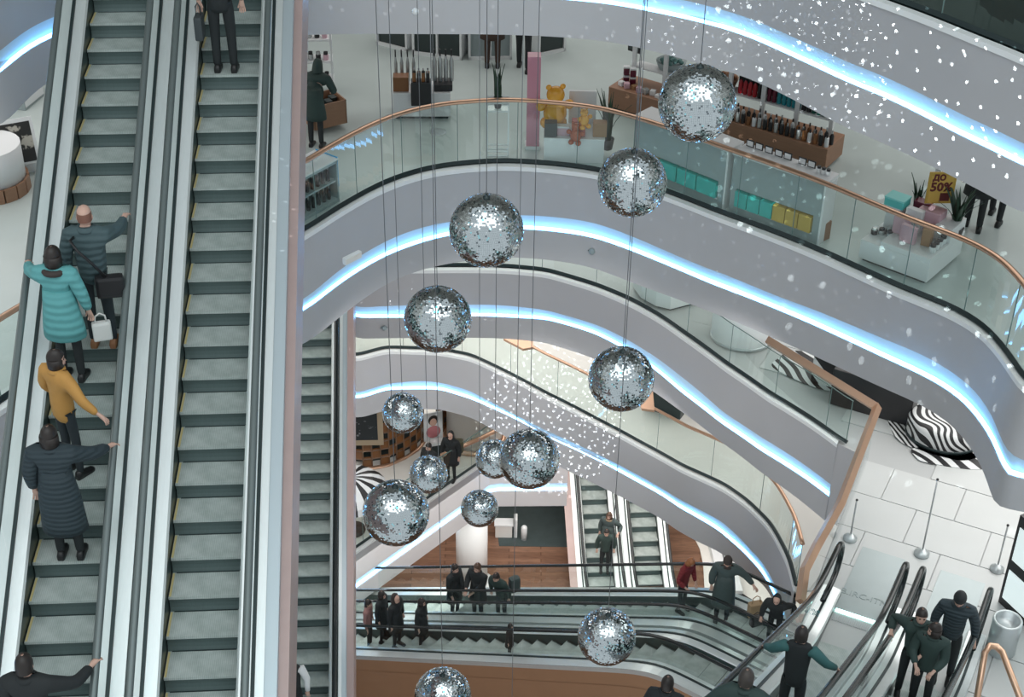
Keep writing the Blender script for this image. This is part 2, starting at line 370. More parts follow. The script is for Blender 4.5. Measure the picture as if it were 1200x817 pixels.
# F2 side edge along the escalator landing
mb = MB(); e = [(5.6, 20.95), (6.0, 20.6), (4.93, 18.05), (3.93, 15.6), (5.2, 12.6)]
for a, b in zip(e, e[1:]):
    mb.add([(*a, F2), (*b, F2), (*b, F2-1.7), (*a, F2-1.7)], [(0, 1, 2, 3)])
struct(mb.build('wall_landing_edge', M_FASCIA))
railing('F1', 'long curved glass railing with copper handrail along the cosmetics gallery', plan(CURV['F1']['t'], .14), F1, 1.0)
railing('F2', 'clear glass railing along the white tiled gallery, plain thin top edge', plan([q for q in CURV['F2']['t'] if q[0] > -.165], .14)[:-1]+[(5.75, 20.95)], F2, 1.25, .9, .012, railm=M_JOINT)
railing('F3', 'glass railing with slim copper rail on the cream gallery', plan([q for q in CURV['F3']['t'] if q[0] > -.3], .14), F3, 1.4, 1.1, .045)
railing('F0', 'glass railing of the dark top gallery in the upper right corner', plan([q for q in CURV['F0']['t'] if q[0] > .3], .14), F0, 1.2, 1.1, .05, glassm=M_GLASSD, railm=M_DARK)
# the thick copper rail that turns the corner by the escalator landing
t = thing('copper_barrier', 'thick copper rail turning a sharp corner beside the escalator landing', 'railing', (6.03, 20.5, F2))
q = [P(900, 399, F2+1.1), P(1028, 478, F2+1.1), P(985, 590, F2+1.1), P(957, 640, F2+1.1), P(943, 668, F2+1.0), P(938, 705, F2+.8)]
q = [v-Vector(t.location) for v in q]
mb = MB(); mb.tube(q[:2], .075, 4, 0, False, 1.3); mb.build('handrail', M_COPPER, t)
mb = MB(); mb.tube([q[1]+Vector((0, 0, .01))]+q[2:], .075, 4, 0, False, 1.3); mb.build('handrail', M_COPPER, t)
for a, b in ((0, 1), (1, 2), (2, 4)):
    pa, pb = q[a], q[b]; mb = MB(); mb.add([(pa.x, pa.y, .02), (pb.x, pb.y, .02), (pb.x, pb.y, pb.z-.05), (pa.x, pa.y, pa.z-.05)], [(0, 1, 2, 3)]); mb.build('glass_panel', M_GLASSC, t)

# ---- F2 white tiles: each its own part
hd = R(26); ux = Vector((math.cos(hd), -math.sin(hd))); uy = Vector((math.sin(hd), math.cos(hd)))
def inside(p, poly):
    c = False; n = len(poly)
    for i in range(n):
        (x1, y1), (x2, y2) = poly[i], poly[(i+1) % n]
        if (y1 > p[1]) != (y2 > p[1]) and p[0] < (x2-x1)*(p[1]-y1)/(y2-y1)+x1: c = not c
    return c
tm = None; poly2 = F2IN+[(24, 11.5), (24, 44), (-18, 44), (-14, 20)]; cnt = 0
TW, TH = 1.2, .9
for j in range(-6, 16):
    for i in range(-14, 12):
        c = Vector((6, 18))+ux*((i+.5*(j % 2))*TW)+uy*(j*TH)
        cs = [c+ux*(sx*TW/2)+uy*(sy*TH/2) for sx, sy in ((-1, -1), (1, -1), (1, 1), (-1, 1))]
        x, y, _ = proj((c.x, c.y, F2))
        if not (690 < x < 1240 and 330 < y < 860): continue
        if cnt >= 290: continue
        if not all(inside(q, poly2) for q in cs):
            a_, b_ = Vector((6.02, 20.62)), Vector((3.95, 15.6)); dn = (b_-a_).normalized(); nn = Vector((-dn.y, dn.x))   # landing edge; floor lies on its right-hand side seen from the void
            if c.y > 20.2 or c.y < 15.2: continue
            ins = lambda q: (q-a_).dot(nn)-.03
            res = []
            for k_ in range(4):
                p_, q_ = cs[k_], cs[(k_+1) % 4]; dp, dq = ins(p_), ins(q_)
                if dp > 0: res.append(p_)
                if dp*dq < 0: res.append(p_.lerp(q_, dp/(dp-dq)))
            if len(res) < 3: continue
            cc = sum(res, Vector((0, 0)))/len(res); res = [cc+(q-cc)*.985 for q in res]
            MB().poly([tuple(q) for q in res], F2-.02, F2-.0005).build('tile', M_FL2, fl2); cnt += 1; continue
        if tm is None:
            mb = MB(); mb.box((0, 0, .01), (TW-.02, TH-.02, .02)); o = mb.build('tile', M_FL2, fl2); tm = o.data
        else: o = link('tile', tm, fl2)
        o.location = (c.x, c.y, F2-.02+.0004*random.random()); o.rotation_euler = (0, 0, -hd); cnt += 1
# simple white surface where the tiles are out of sight or too small
mb = MB(); mb.poly([p for p in plan(f2c, .1)]+[(4.5, 23.2), (2, 30), (-14, 40), (-16, 22)], F2-.02, F2-.004); lab(mb.build('floor_surface', M_FL2, fl2), 'white tiled floor beyond the railing')

# ---- F4: kinked gallery
k4 = [P(380, 672, F4), P(417, 647, F4), P(567, 549, F4)]
ka = (k4[1]-k4[0]).normalized()
k4b = P(578, 594, F4-1.7); k4c = P(664, 593, F4-1.7)
A = k4[0]-ka*4; Bp = Vector((k4b.x, k4b.y, F4)); Cp = Vector((k4c.x, k4c.y, F4))
e4 = [(A.x, A.y), (k4[1].x, k4[1].y), (Bp.x-.1, Bp.y-.05), (Bp.x+.15, Bp.y+.02), (Cp.x, Cp.y)]
mb = MB(); mb.poly(e4+[(Cp.x, 50), (-16, 50), (-16, A.y)], F4-.05, F4, 0, 1)
fl4 = struct(mb.build('floor', [M_FL3, M_WARM]))
def strip(mb, pl, d0, z0, d1, z1, mi=0):
    def sh(pl, d):
        o = []
        for i, p in enumerate(pl):
            a = Vector(pl[max(i-1, 0)]); b = Vector(pl[min(i+1, len(pl)-1)]); t = (b-a).normalized(); nn = Vector((-t.y, t.x)); o.append((p[0]+nn.x*d, p[1]+nn.y*d))
        return o
    a = sh(pl, d0); b = sh(pl, d1); n = len(pl)
    mb.add([(*p, z0) for p in a]+[(*p, z1) for p in b], [(i, i+n, i+n+1, i+1) for i in range(n-1)], mi)
mb = MB(); strip(mb, e4, 0, F4, 0, F4-.9); strip(mb, e4, 0, F4-1.17, 0, F4-1.7); strip(mb, e4, 0, F4-1.7, .25, F4-1.7); strip(mb, e4, 0, F4-1.17, .03, F4-1.17)
w4 = struct(mb.build('wall_lowest_gallery', M_FASCIA))
mb = MB(); strip(mb, e4, .01, F4-.9, .13, F4-1.2); mb.build('cove', M_COVE, w4)
mb = MB(); strip(mb, e4, .04, F4-1.18, .11, F4-1.15); mb.build('led_strip', M_LEDW, w4)
mb = MB(); strip(mb, e4, -.02, F4+.01, .09, F4+.01); strip(mb, e4, -.02, F4+.01, -.02, F4-.06); struct(mb.build('trim_lowest_gallery', M_WHITE))
railing('F4', 'glass railing on the lowest gallery above the two shoppers', resample([(e4[0][0]+.05, e4[0][1]+.12), (e4[2][0], e4[2][1]+.12)], .5), F4, 1.3, 1.05, .02, railm=M_JOINT)

# ---- ground floor
mb = MB(); mb.poly([(-24, 10), (30, 10), (30, 52), (-24, 52)], -.5, 0, 0, 1)
flw = struct(mb.build('floor', [M_WOOD, M_WARM]))
a, b = P(655, 640, 0), P(612, 598, 0)
mb = MB(); y0 = P(640, 641, 0).y; mb.poly([(P(585, 640, 0).x, y0), (P(668, 640, 0).x, y0), (P(668, 640, 0).x, y0+9), (P(585, 640, 0).x-1, y0+9)], .001, .012)
lab(mb.build('dark_carpet', mat('dark_carpet', (.045, .065, .065), .8, var=.25, vscale=3), flw), 'dark grey-green floor area behind the wooden floor')
cv = [P(788, 606, 0), P(800, 616, 0), P(812, 628, 0), P(820, 644, 0), P(824, 662, 0), P(826, 700, 0)]
mb = MB(); mb.poly([(p.x, p.y) for p in cv]+[(14, cv[-1].y-2), (20, 40), (cv[0].x+1, 44)], .002, .03)
lab(mb.build('white_floor_zone', M_FL3, flw), 'white floor with a curved edge beside the wooden floor')
# walls far behind, enclosing the storeys
for nm, (x, y, sx, sy) in {'back': (0, 47, 50, .4), 'left': (-20.5, 26, .4, 44), 'right': (23.5, 26, .4, 44)}.items():
    mb = MB(); mb.box((x, y, 21), (sx, sy, 43)); struct(mb.build('wall_'+nm, M_WARM))

# roof ring round the atrium opening, with beams that carry the cables
mb = MB(); mb.poly([(-20.5, 20), (-20.5, 47), (23.5, 47), (23.5, 20)], 42, 42.3); struct(mb.build('ceiling', M_WARM))
for i, y in enumerate((4, 8.3, 12.6, 16.9)):
    mb = MB(); mb.box((1.5, y, 41), (44, .5, .7)); o = struct(mb.build('trim_%d' % (i+1), M_ALU2))

mb = MB(); mb.lathe((0, 0, 0), [(1.5, 0), (1.5, .12), (.01, .12)], 32)
o = mb.build('ceiling_lamp', mat('cyan_lamp', (.1, .6, .7), .5, emit=((.10, .75, .85), 5))); o.location = (0, 2.5, 41.5); tag(o, 'round cyan ceiling lamp above the atrium, reflected in every mirror ball', 'lamp')

t = thing('copper_bracket', 'flat copper wedge where the slim rail of the cream gallery begins', 'bracket', P(612, 404, F3+1.1)); o_ = Vector(t.location)
mb = MB(); mb.poly([tuple((P(x, y, F3+1.1)-o_).xy) for x, y in ((590, 398), (613, 410), (625, 408), (625, 399))], -.03, .03); mb.build('bracket_plate', M_COPPER, t)
t = thing('copper_bracket', 'copper wedge beside the mirror ball right of centre', 'bracket', P(755, 478, F3+1.1)); o_ = Vector(t.location)
mb = MB(); mb.poly([tuple((P(x, y, F3+1.1)-o_).xy) for x, y in ((748, 470), (765, 460), (767, 482), (752, 480))], -.03, .03); mb.build('bracket_plate', M_COPPER, t)
t = thing('dark_block', 'dark block in place of an opening under the white gallery, right of the copper wedge', 'cabinet', P(782, 488, F3)+Vector((0, .3, 0)), -.5)  # solid dark block added in place of a dark, stairwell-like opening
mb = MB(); mb.bbox((0, 0, 0), (.9, .5, .6), .02); mb.build('cabinet_body', M_DARK, t); mb = MB(); mb.bbox((0, 0, .6), (.8, .4, .03), .01); mb.build('block_top', M_SKIRT, t)
# ================================================================= escalators
M_BROWN = mat('copper_brown_panel', (.47, .27, .16), .38, metal=.3, var=.06, vscale=1.5)
M_COMB = mat('comb_light', (.7, 1, .95), .5, emit=((.55, 1, .92), 4.0))
M_PLATE = mat('landing_plate', (.36, .41, .415), .35, metal=.4, var=.06, vscale=5)
M_ENGR = mat('engraved_text', (.28, .33, .33), .5)
def sp(x, k=.22):
    return x if x/k > 30 else (0 if x/k < -30 else k*math.log(1+math.exp(x/k)))
class Esc:
    def __init__(s, name, label, O, hdeg, W=.8, D=.4, H=.2065, aB=-99, aT=99, a0=-4, a1=12, s0=None, s1=None, outL=.18, outR=.18, gl=.19,
                 clad=(None, None), depth=1.0, newel0=False, newel1=False, plate0=None, group=None, railh=.97, comb0=None, ledge=0, yellow=False, railm=None, railr=.045):
        s.W, s.D, s.H, s.aB, s.aT, s.tan = W, D, H, aB, aT, H/D
        s.h = Vector((math.sin(R(hdeg)), math.cos(R(hdeg)), 0)); s.l = Vector((s.h.y, -s.h.x, 0)); s.O = Vector(O)
        s.c0 = 0; s.c0 = s.c(0)
        t = s.t = thing(name, label, 'escalator', O, -R(hdeg), group); g = W/2+gl; s.g = g; s.railh = railh
        As = [a0+(a1-a0)*i/90 for i in range(91)]
        # steps
        mb = MB(); w = W/2
        mb.box((0, D/2, -.015), (W, D, .03), 0)
        for k in range(4):
            z0, z1 = -H*k/4, -H*(k+1)/4; y0, y1 = .012*math.sin(math.pi*k/4)*2, .012*math.sin(math.pi*(k+1)/4)*2
            mb.add([(-w, y0+.001, z0-.006), (w, y0+.001, z0-.006), (w, y1+.001, z1-.006), (-w, y1+.001, z1-.006)], [(0, 3, 2, 1)], 1)
        mb.box((-(w-.015), D/2, .002), (.022, D-.03, .006), 2)
        mb.box((0, D-.006, .0015), (W-.08, .012, .004), 3)
        me = None; k = math.ceil((s0 if s0 is not None else a0)/D); e = (s1 if s1 is not None else a1)
        while k*D < e-.01:
            if me is None: o = mb.build('step', [M_TREAD, M_RISER, M_YEL if yellow else M_RISER, M_DARK], t); me = o.data
            else: o = link('step', me, t)
            o.location = (0, k*D, s.c(k*D)); k += 1
        def lift(prof, nm, m, sm=False, rng=None):
            mb = MB(); A = rng or As
            mb.loft([[(b, a, s.c(a)+z) for b, z in prof] for a in A], 0, sm, closed=False, caps=False); return mb.build(nm, m, t)
        for sg, out, cl in ((-1, outL, clad[0]), (1, outR, clad[1])):
            b0 = sg*(w+.008)
            lift([(b0, -.25), (b0, .15)], 'skirt', M_SKIRT)
            lift([(b0, .15), (sg*(w+.03), .17), (sg*(g-.02), .19)], 'inner_deck', M_ALU)
            lift([(sg*(g-.018), .185), (sg*(g-.018), .215), (sg*(g+.018), .215), (sg*(g+.018), .185)], 'glass_channel', M_DARK)
            q_ = .4 if ledge and sg > 0 else 1
            lift([(sg*(g+.02), .19), (sg*(g+.02+(out-.02)*q_), .175)], 'outer_deck', M_ALU)
            if q_ < 1: lift([(sg*(g+.02+(out-.02)*q_), .165), (sg*(g+out), .155)], 'deck_edge', M_ALU3)
            lift([(sg*(g+out), .17), (sg*(g+out), .05)], 'deck_lip', M_ALU3 if q_ < 1 else M_ALU)
            x = sg*(g+out+(ledge if sg > 0 else 0))
            lift([(sg*(g+out), .05), (x, .04), (x, -depth), (sg*(g+out-.3), -depth-.05)], 'side_cladding', cl or M_ALU2)
            # glass panels
            ga0 = a0+(.0 if not newel0 else -.0); n = max(1, round((a1-a0)/1.6)); q0 = a0
            for i in range(n):
                p0 = a0+(a1-a0)*i/n; p1 = a0+(a1-a0)*(i+1)/n-.012; rg = [p0+(p1-p0)*j/8 for j in range(9)]
                lift([(sg*g, .2), (sg*g, railh-.03)], 'glass_panel', M_GLASSE, False, rg)
            path = [(sg*g, a, s.c(a)+railh) for a in As]
            def loop(a, d, c):   # newel loop at end a, outward direction d
                rr = (railh-.30)/2; return [(sg*g, a+d*rr*math.sin(th), c+railh-rr+rr*math.cos(th)) for th in [math.pi*j/8 for j in range(1, 9)]]+[(sg*g, a-d*.5, c+.30)]
            if newel1: path = path+loop(a1, 1, s.c(a1))
            if newel0: path = loop(a0, -1, s.c(a0))[::-1]+path
            hb = MB(); hb.tube(path, railr, 8, 0, True, .62)
            if newel0 or newel1:
                hb = MB(); hb.tube(path, .036, 8, 0, True, 1.25, up=Vector((1, 0, 0)))
                rr = (railh-.30)/2
                for a_, d_ in ((a0, -1),) if newel0 else ((a1, 1),):
                    c_ = s.c(a_); gp = MB(); pts = [(sg*g, a_+d_*(rr-.03)*math.sin(th), c_+railh-rr+(rr-.03)*math.cos(th)) for th in [math.pi*j/10 for j in range(11)]]
                    gp.add(pts, [tuple(range(11))]); gp.build('glass_panel', M_GLASSE, t)
            hb.build('handrail', railm or M_BLACK, t)
        # underside
        lift([(-(g+outL-.3), -depth-.05), (g+outR-.3, -depth-.05)], 'underside', M_ALU2)
        if plate0:
            b = MB(); b.box((0, a0-plate0/2+.3, -.005), (W+.04, plate0, .03)); s.plate = b.build('landing_plate', M_PLATE, t)
        if comb0 is not None:
            b = MB(); b.box((0, comb0, .02), (W-.02, .05, .03)); lab(b.build('comb_light', M_COMB, t), 'glowing pale strip at the comb')
            b = MB()
            for i in range(int(W/.03)): b.box((-w+.015+i*.03, comb0+.12, .012), (.012, .2, .02))
            b.build('comb_teeth', M_ALU2, t)
    def c(s, a):
        lo = sp(a-s.aB) if s.aB > -50 else a
        return s.tan*(lo-(sp(a-s.aT) if s.aT < 50 else 0))-s.c0
    def step_z(s, a): return s.c(math.floor(a/s.D+1e-6)*s.D)
    def pt(s, a, b, z=0): return s.O+s.h*a+s.l*b+Vector((0, 0, s.step_z(a)+z))
    def find(s, px=None, py=None, b=0, lo=None, hi=None):
        """distance along the escalator where a point at lateral b falls on image column px / row py"""
        best = None; lo = -6 if lo is None else lo; hi = 14 if hi is None else hi; i = lo
        while i < hi:
            w = s.O+s.h*i+s.l*b+Vector((0, 0, s.c(i))); x, y, _ = proj(w); d = abs(x-px) if px is not None else abs(y-py)
            if best is None or d < best[0]: best = (d, i)
            i += .02
        return best[1]
hL = -4.0; lh = Vector((math.cos(R(hL)), -math.sin(R(hL)), 0))
O2 = PD(200, 655, 15.66)+lh*.36
k9 = dict(W=.72, D=.369, H=.1905, gl=.17, railh=.88, depth=.9, aT=9.0, yellow=True, railm=M_RAILG, railr=.040)
E2 = Esc('escalator', 'wide escalator second from left, empty but for a passenger cut off at its top', O2, hL, outR=.235, outL=.155, ledge=.10, clad=(None, M_PINK), a0=-3.2, a1=9.6, **k9)
E1 = Esc('escalator', 'leftmost escalator carrying the woman in turquoise and four more riders', O2-lh*1.386, hL, outR=.155, outL=.18, a0=-3.4, a1=9.6, **k9)
O3 = PD(387, 600, 28.2)-lh*.36
E3 = Esc('escalator', 'narrow-looking lower escalator between the two rose-coloured claddings', O3, hL, W=.72, D=.36, H=.187, gl=.15, outR=.16, outL=.18, ledge=.12, clad=(None, M_PINK), depth=.9, a0=-6.4, a1=5.6, aT=5.2)
HR = 206.0
kw = dict(W=.64, gl=.17, D=.38, H=.2, aB=0.15, a0=-1.0, a1=7.5, s0=-.55, newel0=True, outL=.11, outR=.11, plate0=1.55, comb0=-.66, railh=.95)
RA = Esc('escalator', 'right-hand escalator with glowing comb where two men in black ride down', (4.87, 16.12, F2), HR, clad=(M_ALU2, M_ALU2), **kw)
RB = Esc('escalator', 'rightmost escalator where three people stand close together', (5.98, 15.60, F2), HR, clad=(M_ALU2, M_ALU2), **kw)
HC = 126.0
hc = Vector((math.sin(R(HC)), math.cos(R(HC)), 0)); lc = Vector((hc.y, -hc.x, 0))
kw = dict(W=.68, gl=.17, D=.38, H=.213, outL=.16, outR=.24, aT=0, a0=-12.5, a1=4.5, railh=.95)
OC = Vector((4.39, 23.41, 8.0))+lc*.51
CA = Esc('escalator', 'far one of the two crossing escalators, with shoppers in a row', OC, HC, **kw)
CB = Esc('escalator', 'near one of the two crossing escalators, copper-brown panel on its side', OC+lc*1.5, HC, clad=(None, M_BROWN), depth=.42, **kw)
# the deep brown panel under it
mb = MB(); As = [-12.5+17*i/60 for i in range(61)]; x = .51+.24
mb.loft([[(x+.01, a, CB.c(a)-.30), (x+.01, a, CB.c(a)-2.6)] for a in As], 0, False, closed=False, caps=False)
lab(mb.build('side_cladding', M_BROWN, CB.t), 'deep copper-brown side panel')
OW = P(691, 702, 0)+lh*.37
kw = dict(W=.74, gl=.16, aB=.2, a0=-.8, a1=12, s0=-.4, outL=.15, outR=.16)
WA = Esc('escalator', 'small distant escalator on the wooden ground floor with a couple on it', OW, hL, clad=(M_PINK, None), **kw)
WB = Esc('escalator', 'small distant escalator on the wooden ground floor, empty, right of the pair', OW+lh*1.38, hL, **kw)
mb = MB(); mb.loft([[(-.37-.16-.15-.22, a, WA.c(a)+.17), (-.37-.16-.15, a, WA.c(a)+.17)] for a in [-.8+12.8*i/30 for i in range(31)]], 0, False, closed=False, caps=False)
lab(mb.build('side_trim', M_PINK, WA.t), 'rose-coloured trim')
# lettering on the landing plates
def text_mesh(name, body, size, m, parent, M, ext=.002, align='CENTER', bold=0):
    c = bpy.data.curves.new(name, 'FONT'); c.body = body; c.size = size; c.extrude = ext; c.align_x = align; c.align_y = 'CENTER'; c.resolution_u = 2; c.offset = bold
    o = bpy.data.objects.new(name, c); col.objects.link(o); dg = bpy.context.evaluated_depsgraph_get(); dg.update()
    me = bpy.data.meshes.new_from_object(o.evaluated_get(dg)); bpy.data.objects.remove(o); me.materials.clear(); me.materials.append(m)
    o = link(name, me, parent); o.matrix_local = M; return o
for e, s in ((RA, 'B.IRC-ITM'), (RB, 'B.IRC')):
    text_mesh('lettering', s, .17, M_ENGR, e.t, Matrix.Translation((0, -1.12, .013)) @ Matrix.Rotation(math.pi, 4, 'Z'))
text_mesh('lettering', '%%', .17, mat('teal_print', (.03, .25, .28), .5), RA.t, Matrix.Translation((.54, -.1, .35)) @ Matrix.Rotation(math.pi/2, 4, 'X'), .001)
# ================================================================= mirror balls
BALLS = [  # px centre, py centre, px diameter, real diameter, label, wire top
 (817, 121, 91, .72, 'largest mirror ball, at the upper right in front of the bottle shelf'),
 (741, 214, 81, .72, 'mirror ball below and left of the largest one, in front of the shop railing'),
 (570, 270, 87, .72, 'pink-tinged mirror ball hanging before the long upper light strip'),
 (513, 374, 79, .72, 'mirror ball left of centre, before the second blue light strip'),
 (728, 444, 77, .72, 'mirror ball right of centre, hanging alone before the thin copper rail'),
 (620, 538, 71, .72, 'mirror ball near the centre covering a smaller ball behind its left side'),
 (464, 601, 78, .72, 'mirror ball beside the striped umbrella, with an orange glint'),
 (711, 746, 68, .66, 'mirror ball low in front of the crossing escalators'),
 (519, 815, 66, .66, 'lowest mirror ball, cut off by the bottom edge of the photo'),
 (472, 484, 48, .52, 'small mirror ball in front of the brown lattice wall'),
 (502, 556, 45, .52, 'small mirror ball just left of the standing shopper in black'),
 (562, 596, 44, .52, 'smallest mirror ball, in front of the white round column'),
 (580, 538, 46, .52, 'small mirror ball half hidden behind the centre ball'),
]
def ball_mesh(n=128, m=66, seed=1):
    rnd = random.Random(seed); mb = MB(); vs = []; fs = []; mi = []
    for i in range(m):
        t0, t1 = math.pi*(i+.03)/m, math.pi*(i+.97)/m; nn = max(6, int(n*math.sin((t0+t1)/2)))
        for j in range(nn):
            p0, p1 = 2*math.pi*(j+.03)/nn, 2*math.pi*(j+.97)/nn; tc, pc = (t0+t1)/2, (p0+p1)/2
            N = Vector((math.sin(tc)*math.cos(pc), math.sin(tc)*math.sin(pc), math.cos(tc)))
            q = [Vector((math.sin(t)*math.cos(p), math.sin(t)*math.sin(p), math.cos(t))) for t, p in ((t0, p0), (t1, p0), (t1, p1), (t0, p1))]
            c = sum(q, Vector())/4; tl = Vector((rnd.gauss(0, 1), rnd.gauss(0, 1), rnd.gauss(0, 1)))*.07
            nn_ = (N+tl).normalized(); q = [v-nn_*((v-c).dot(nn_)) for v in q]; k = len(vs); vs += [v*1.004 for v in q]; fs.append((k, k+1, k+2, k+3))
            mi.append(0 if rnd.random() > .07 else (1 if rnd.random() < .7 else 2))
    mb.add(vs, fs); mb.m = mi
    return mb
bm_ = ball_mesh(); bmesh_shared = None
M_MIR2 = mat('mirror_tile_dark', (.22, .25, .27), .08, metal=1); M_MIR3 = mat('mirror_tile_cyan', (.45, .80, .86), .05, metal=1)
core = MB().sphere((0, 0, 0), .985, 24, 14); core_me = None; cap_me = None
for i, (x, y, d, D, lb) in enumerate(BALLS):
    dep = FOC*D/d; c = PD(x, y, dep); t = thing('mirror_ball', lb, 'disco ball', c, random.random()*6, 'mirror balls hanging in the atrium')
    if i == 0:
        o = bm_.build('mirror_tiles', [M_MIRROR, M_MIR2, M_MIR3], t); bmesh_shared = o.data
        k = core.build('core', M_DARK, t); core_me = k.data
        cp = MB(); cp.lathe((0, 0, 0), [(.10, .985), (.10, 1.03), (.03, 1.05), (.03, 1.10)], 12); cp.tube([(0, 0, 1.1), (.03, 0, 1.14), (0, 0, 1.18), (-.03, 0, 1.14), (0, 0, 1.1)], .01, 6); h = cp.build('hanger', M_DARK, t); cap_me = h.data
    else:
        o = link('mirror_tiles', bmesh_shared, t); k = link('core', core_me, t); h = link('hanger', cap_me, t)
    o['kind'] = 'stuff'
    o.rotation_euler = (0, 0, i*1.3)
    for q in (o, k, h): q.scale = (D/2,)*3
    cb = MB(); cb.tube([(0, 0, D/2*1.16), (0, 0, 40.9-c.z)], .0042, 6); cb.build('cable', M_CABLE, t)
# extra plain hanging cables seen between the balls (their balls hang below the frame)
for x, y, dp in ((599, 817, 18.5),):
    c = PD(x, y+60, dp); o = MB().tube([(0, 0, 0), (0, 0, 40.9-c.z)], .0042, 6).build('steel_cable', M_CABLE); o.location = c
    tag(o, 'thin vertical steel cable left of the centre mirror ball, running out of the bottom', 'cable')

# ================================================================= people
SKIN = mat('skin', (.62, .40, .32), .5, spec=.3)
M_HAIRD = mat('dark_hair', (.022, .016, .014), .45, bump=.3, bscale=60); M_HAIRB = mat('brown_hair', (.085, .045, .028), .45, bump=.3, bscale=60)
M_HAIRR = mat('ginger_hair', (.33, .13, .05), .5, bump=.3, bscale=60); M_EYE = mat('eye_dark', (.02, .015, .015), .2); M_LIP = mat('lips', (.42, .17, .15), .5)
M_WSHIRT = mat('white_shirt', (.75, .77, .78), .7)
def cloth(name, c, bump=.25, bs=14): return mat(name, c, .75, bump=bump, bscale=bs, var=.12, vscale=7)
def quilt(name, c, sc_=5.5):
    m = cloth(name, c, .3, 12); nt = m.node_tree; b = nt.nodes['Principled BSDF']; tc = nt.nodes.new('ShaderNodeTexCoord')
    w = nt.nodes.new('ShaderNodeTexWave'); w.bands_direction = 'Z'; w.inputs['Scale'].default_value = sc_; w.inputs['Distortion'].default_value = 1.2; nt.links.new(tc.outputs['Object'], w.inputs[0])
    p = nt.nodes.new('ShaderNodeBump'); p.inputs['Strength'].default_value = .38; p.inputs['Distance'].default_value = .03; nt.links.new(w.outputs[0], p.inputs['Height'])
    old = b.inputs['Normal'].links[0].from_node; nt.links.new(old.outputs[0], p.inputs['Normal']); nt.links.new(p.outputs[0], b.inputs['Normal']); return m
C_BLACK = cloth('black_cloth', (.016, .020, .022)); C_NAVY = quilt('dark_navy_quilt', (.028, .045, .055)); C_DTEAL = quilt('dark_teal_jacket', (.06, .10, .11), 4)
C_TURQ = quilt('turquoise_coat', (.12, .38, .39), 3.5); C_OCHRE = cloth('ochre_jacket', (.52, .27, .07)); C_RED = quilt('dark_red_jacket', (.20, .02, .025))
C_GREY = cloth('grey_green_coat', (.06, .085, .085)); C_GREEN = cloth('dark_green_jacket', (.03, .055, .05)); C_JEANS = cloth('dark_trousers', (.022, .030, .036)); C_BROWN = cloth('dark_brown_cloth', (.06, .035, .025))
C_SHOE = mat('black_leather', (.012, .012, .013), .4); C_TAN = mat('tan_leather', (.33, .15, .07), .5); C_FUR = cloth('dark_fur', (.045, .034, .030), .8, 90); C_TFUR = cloth('tan_fur', (.30, .22, .14), .8, 90)
C_TEALS = cloth('teal_sleeve', (.04, .13, .13)); C_PATT = cloth('patterned_blouse', (.30, .16, .15), .3, 30)
def skin_mesh(verts, edges, radii, root=0, sub=1, xf=None):
    me = bpy.data.meshes.new('tmp'); me.from_pydata(verts, edges, []); o = bpy.data.objects.new('tmp', me); col.objects.link(o)
    md = o.modifiers.new('s', 'SKIN'); md.use_smooth_shade = True
    sv = me.skin_vertices[0].data if me.skin_vertices else None
    if sv is None:
        bm = bmesh.new(); bm.from_mesh(me); bm.verts.layers.skin.verify(); bm.to_mesh(me); bm.free(); sv = me.skin_vertices[0].data
    for i, r in enumerate(radii): sv[i].radius = (r, r); sv[i].use_root = (i == root)
    if sub: o.modifiers.new('b', 'SUBSURF').levels = sub
    dg = bpy.context.evaluated_depsgraph_get(); dg.update()
    out = bpy.data.meshes.new_from_object(o.evaluated_get(dg)); bpy.data.objects.remove(o); bpy.data.meshes.remove(me)
    return out
def to_mb(mb, me, T, mi=0, smooth=True):
    mb.add([T @ v.co for v in me.vertices], [tuple(p.vertices) for p in me.polygons], mi, smooth); bpy.data.meshes.remove(me)
YS = .74   # torso depth relative to width
